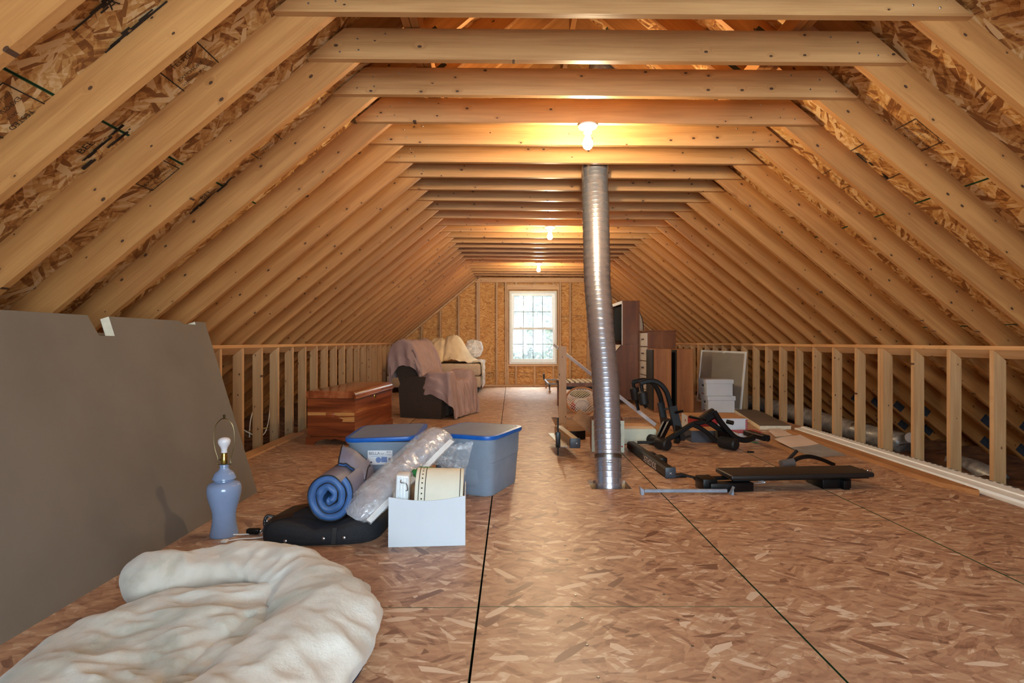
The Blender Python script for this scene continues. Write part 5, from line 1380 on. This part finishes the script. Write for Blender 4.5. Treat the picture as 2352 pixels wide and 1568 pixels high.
# ================================================================== THINGS ALONG THE RIGHT KNEE WALL
fb = thing('foam_offcut', 'brown-faced foam offcut lying on the floor against the right knee wall', 'foam board', (2.85, 6.5, 0))
poly = [(0, 0), (.36, 0), (.58, 1.2), (.60, 1.5), (.32, 1.55)]
MB().prism(poly, .002, .046, 'XY').build('foam_core', M['foam'], fb)
MB().prism(poly, .0462, .049, 'XY').build('facing', M['boardface'], fb)
M['plankwood'] = lumber('orange_plank', srgb(190, 138, 90), srgb(158, 104, 62), 'YXZ', knots=0.15)
pl = MB().prism([(3.062, 6.30), (2.985, 3.95), (3.075, 3.72), (3.098, 3.76), (3.165, 6.30)], .001, .036, 'XY').build('plank', M['plankwood'], None)
tag(pl, 'long orange pine plank with angled end lying beside the white siding strip', 'plank')
sd = thing('siding_strip', 'long white vinyl siding strip with slotted edge along the right knee wall', 'siding', (3.25, 3.3, 0))
def sidep(y):
    t = (y - 3.3) / 3.2; sh_ = -.10 + .07 * t
    return [(sh_ - .03, .002), (sh_ + .03, .006), (sh_ + .032, .022), (sh_ + .07, .026), (sh_ + .10, .03), (sh_ + .104, .038), (sh_ + .20 - .05 * t, .046)]
A0, A1 = sidep(3.3), sidep(6.5); nn = len(A0)
mb = MB()
for dz, fl in ((0, False), (-.0015, True)):
    vs = [(x, 0, z + dz) for x, z in A0] + [(x, 3.2, z + dz) for x, z in A1]
    mb.add(vs, [((i, i + 1, nn + i + 1, nn + i) if not fl else (i, nn + i, nn + i + 1, i + 1)) for i in range(nn - 1)])
mb.build('strip', M['vinyl'], sd)
sl_ = MB().box(-.005, .005, -.016, .016, -.0004, .0012).mesh('slot')
for i in range(52):
    t = (i + .5) / 52; x = A0[-1][0] + (A1[-1][0] - A0[-1][0]) * t - .012
    link('slot', sl_, M['ink'], sd, (x, 3.2 * t, .0462))
M['sheetpale'] = plain('pale_paper', srgb(226, 208, 194), 0.7, var=0.04, scale=5)
M['sheetgrey'] = plain('grey_paper', srgb(150, 150, 150), 0.7, var=0.1, scale=6)
def sheet_thing(name, label, corners, mats, lift, split=0.5):
    t = thing(name, label, 'paper', tuple(corners[0]))
    a, b, c, d = [Vector(p) - Vector(corners[0]) for p in corners]
    def fn(u, v): 
        p = a.lerp(b, v).lerp(d.lerp(c, v), u); return p + Vector((0, 0, .003 + lift * (1 - u) ** 2 + .006 * math.sin(v * 5 + u * 3) * (1 - u)))
    MB().grid(12, 8, lambda u, v: fn(u * split, v)).build('plain_half', mats[0], t, sharp=180)
    MB().grid(12, 8, lambda u, v: fn(split + u * (1 - split), v)).build('printed_half', mats[1], t, sharp=180)
sheet_thing('paper_sheet', 'curled pale paper sheet at the far end of the plank', [FL(1765, 997), FL(1792, 990), FL(1850, 1012), FL(1800, 1016)], [M['sheetpale'], M['sheetgrey']], .035)
sheet_thing('paper_sheet', 'large curled paper sheet with grey print lying left of the plank', [FL(1778, 1018), FL(1838, 1006), FL(1945, 1046), FL(1868, 1051)], [M['sheetpale'], M['sheetgrey']], .04, .45)
cs = MB().prism([tuple(FL(1748, 1010).xy), tuple(FL(1775, 1010).xy), tuple(FL(1880, 1052).xy), tuple(FL(1842, 1054).xy)], .001, .004, 'XY').build('card_strip', M['kraft'], None)
tag(cs, 'narrow brown card strip under the large paper sheet', 'card')

# ================================================================== IN THE EAVES
M['foilduct'] = plain('foil_duct', srgb(168, 172, 178), 0.4, metal=0.4, var=0.2, scale=14, bump=0.6)
ed = MB().tube(smooth([(3.78, 9.2, .06), (3.85, 8.2, .05), (3.9, 7.3, .02), (4.0, 6.4, -.03), (4.1, 5.9, -.05)], 8), .11, 14).build('insulated_duct', M['foilduct'], None, sharp=180)
tag(ed, 'silver foil duct lying on the insulation behind the right knee wall', 'duct')
e2 = MB().tube(smooth([(4.1, 4.75, -.16), (4.12, 5.0, -.12), (4.2, 5.3, -.13), (4.3, 5.5, -.15)], 6), .08, 12).build('foil_wrap', M['foilduct'], None, sharp=180)
tag(e2, 'crumpled grey foil wrap on the insulation near the front studs of the right wall', 'foil')
gc = thing('ceiling_fixture', 'small white round fixture lying on the insulation behind the right studs', 'fixture', (3.95, 5.60, -0.02))
MB().lathe([(0, 0), (.03, .004), (.05, .02), (.052, .03), (0, .03)], 20, axis=(-.5, -.8, .3), c=(0, 0, .08)).build('dish', M['porcelain'], gc)
MB().tube([(-.02, -.02, .04), (-.18, -.1, .03)], .006, 8).build('stem', M['steel'], gc)
for i, (lab, pts_, m, r_) in enumerate((
    ('white electrical cable looping behind the left studs beside the cedar chest', [(-2.85, 5.7, .30), (-2.8, 5.9, .10), (-2.75, 6.2, -.02), (-2.8, 6.5, .06), (-2.9, 6.8, .30)], 'whitecord', .006),
    ('white electrical cable hanging from the rafters behind the left studs', [(-2.92, 6.6, .60), (-2.88, 6.5, .45), (-2.85, 6.2, .20), (-2.78, 6.0, .0)], 'whitecord', .006),
    ('yellow cable lying behind the left studs', [(-2.75, 5.2, .02), (-2.8, 5.8, .06), (-2.78, 6.5, .03)], 'brass', .008))):
    o = MB().tube(smooth(pts_, 8), r_, 8).build('electrical_cable', M[m], None, sharp=180); tag(o, lab, 'cable')
rd = thing('tool_bag', 'red and black tool bag on the insulation behind the left studs', 'bag', (-2.82, 5.55, -.12))
MB().rbox(-.12, .12, -.2, .2, .0, .16, .04).build('bag_body', M['black'], rd)
MB().rbox(-.1, .1, -.15, .15, .161, .2, .015).build('bag_top', M['redplast'], rd)
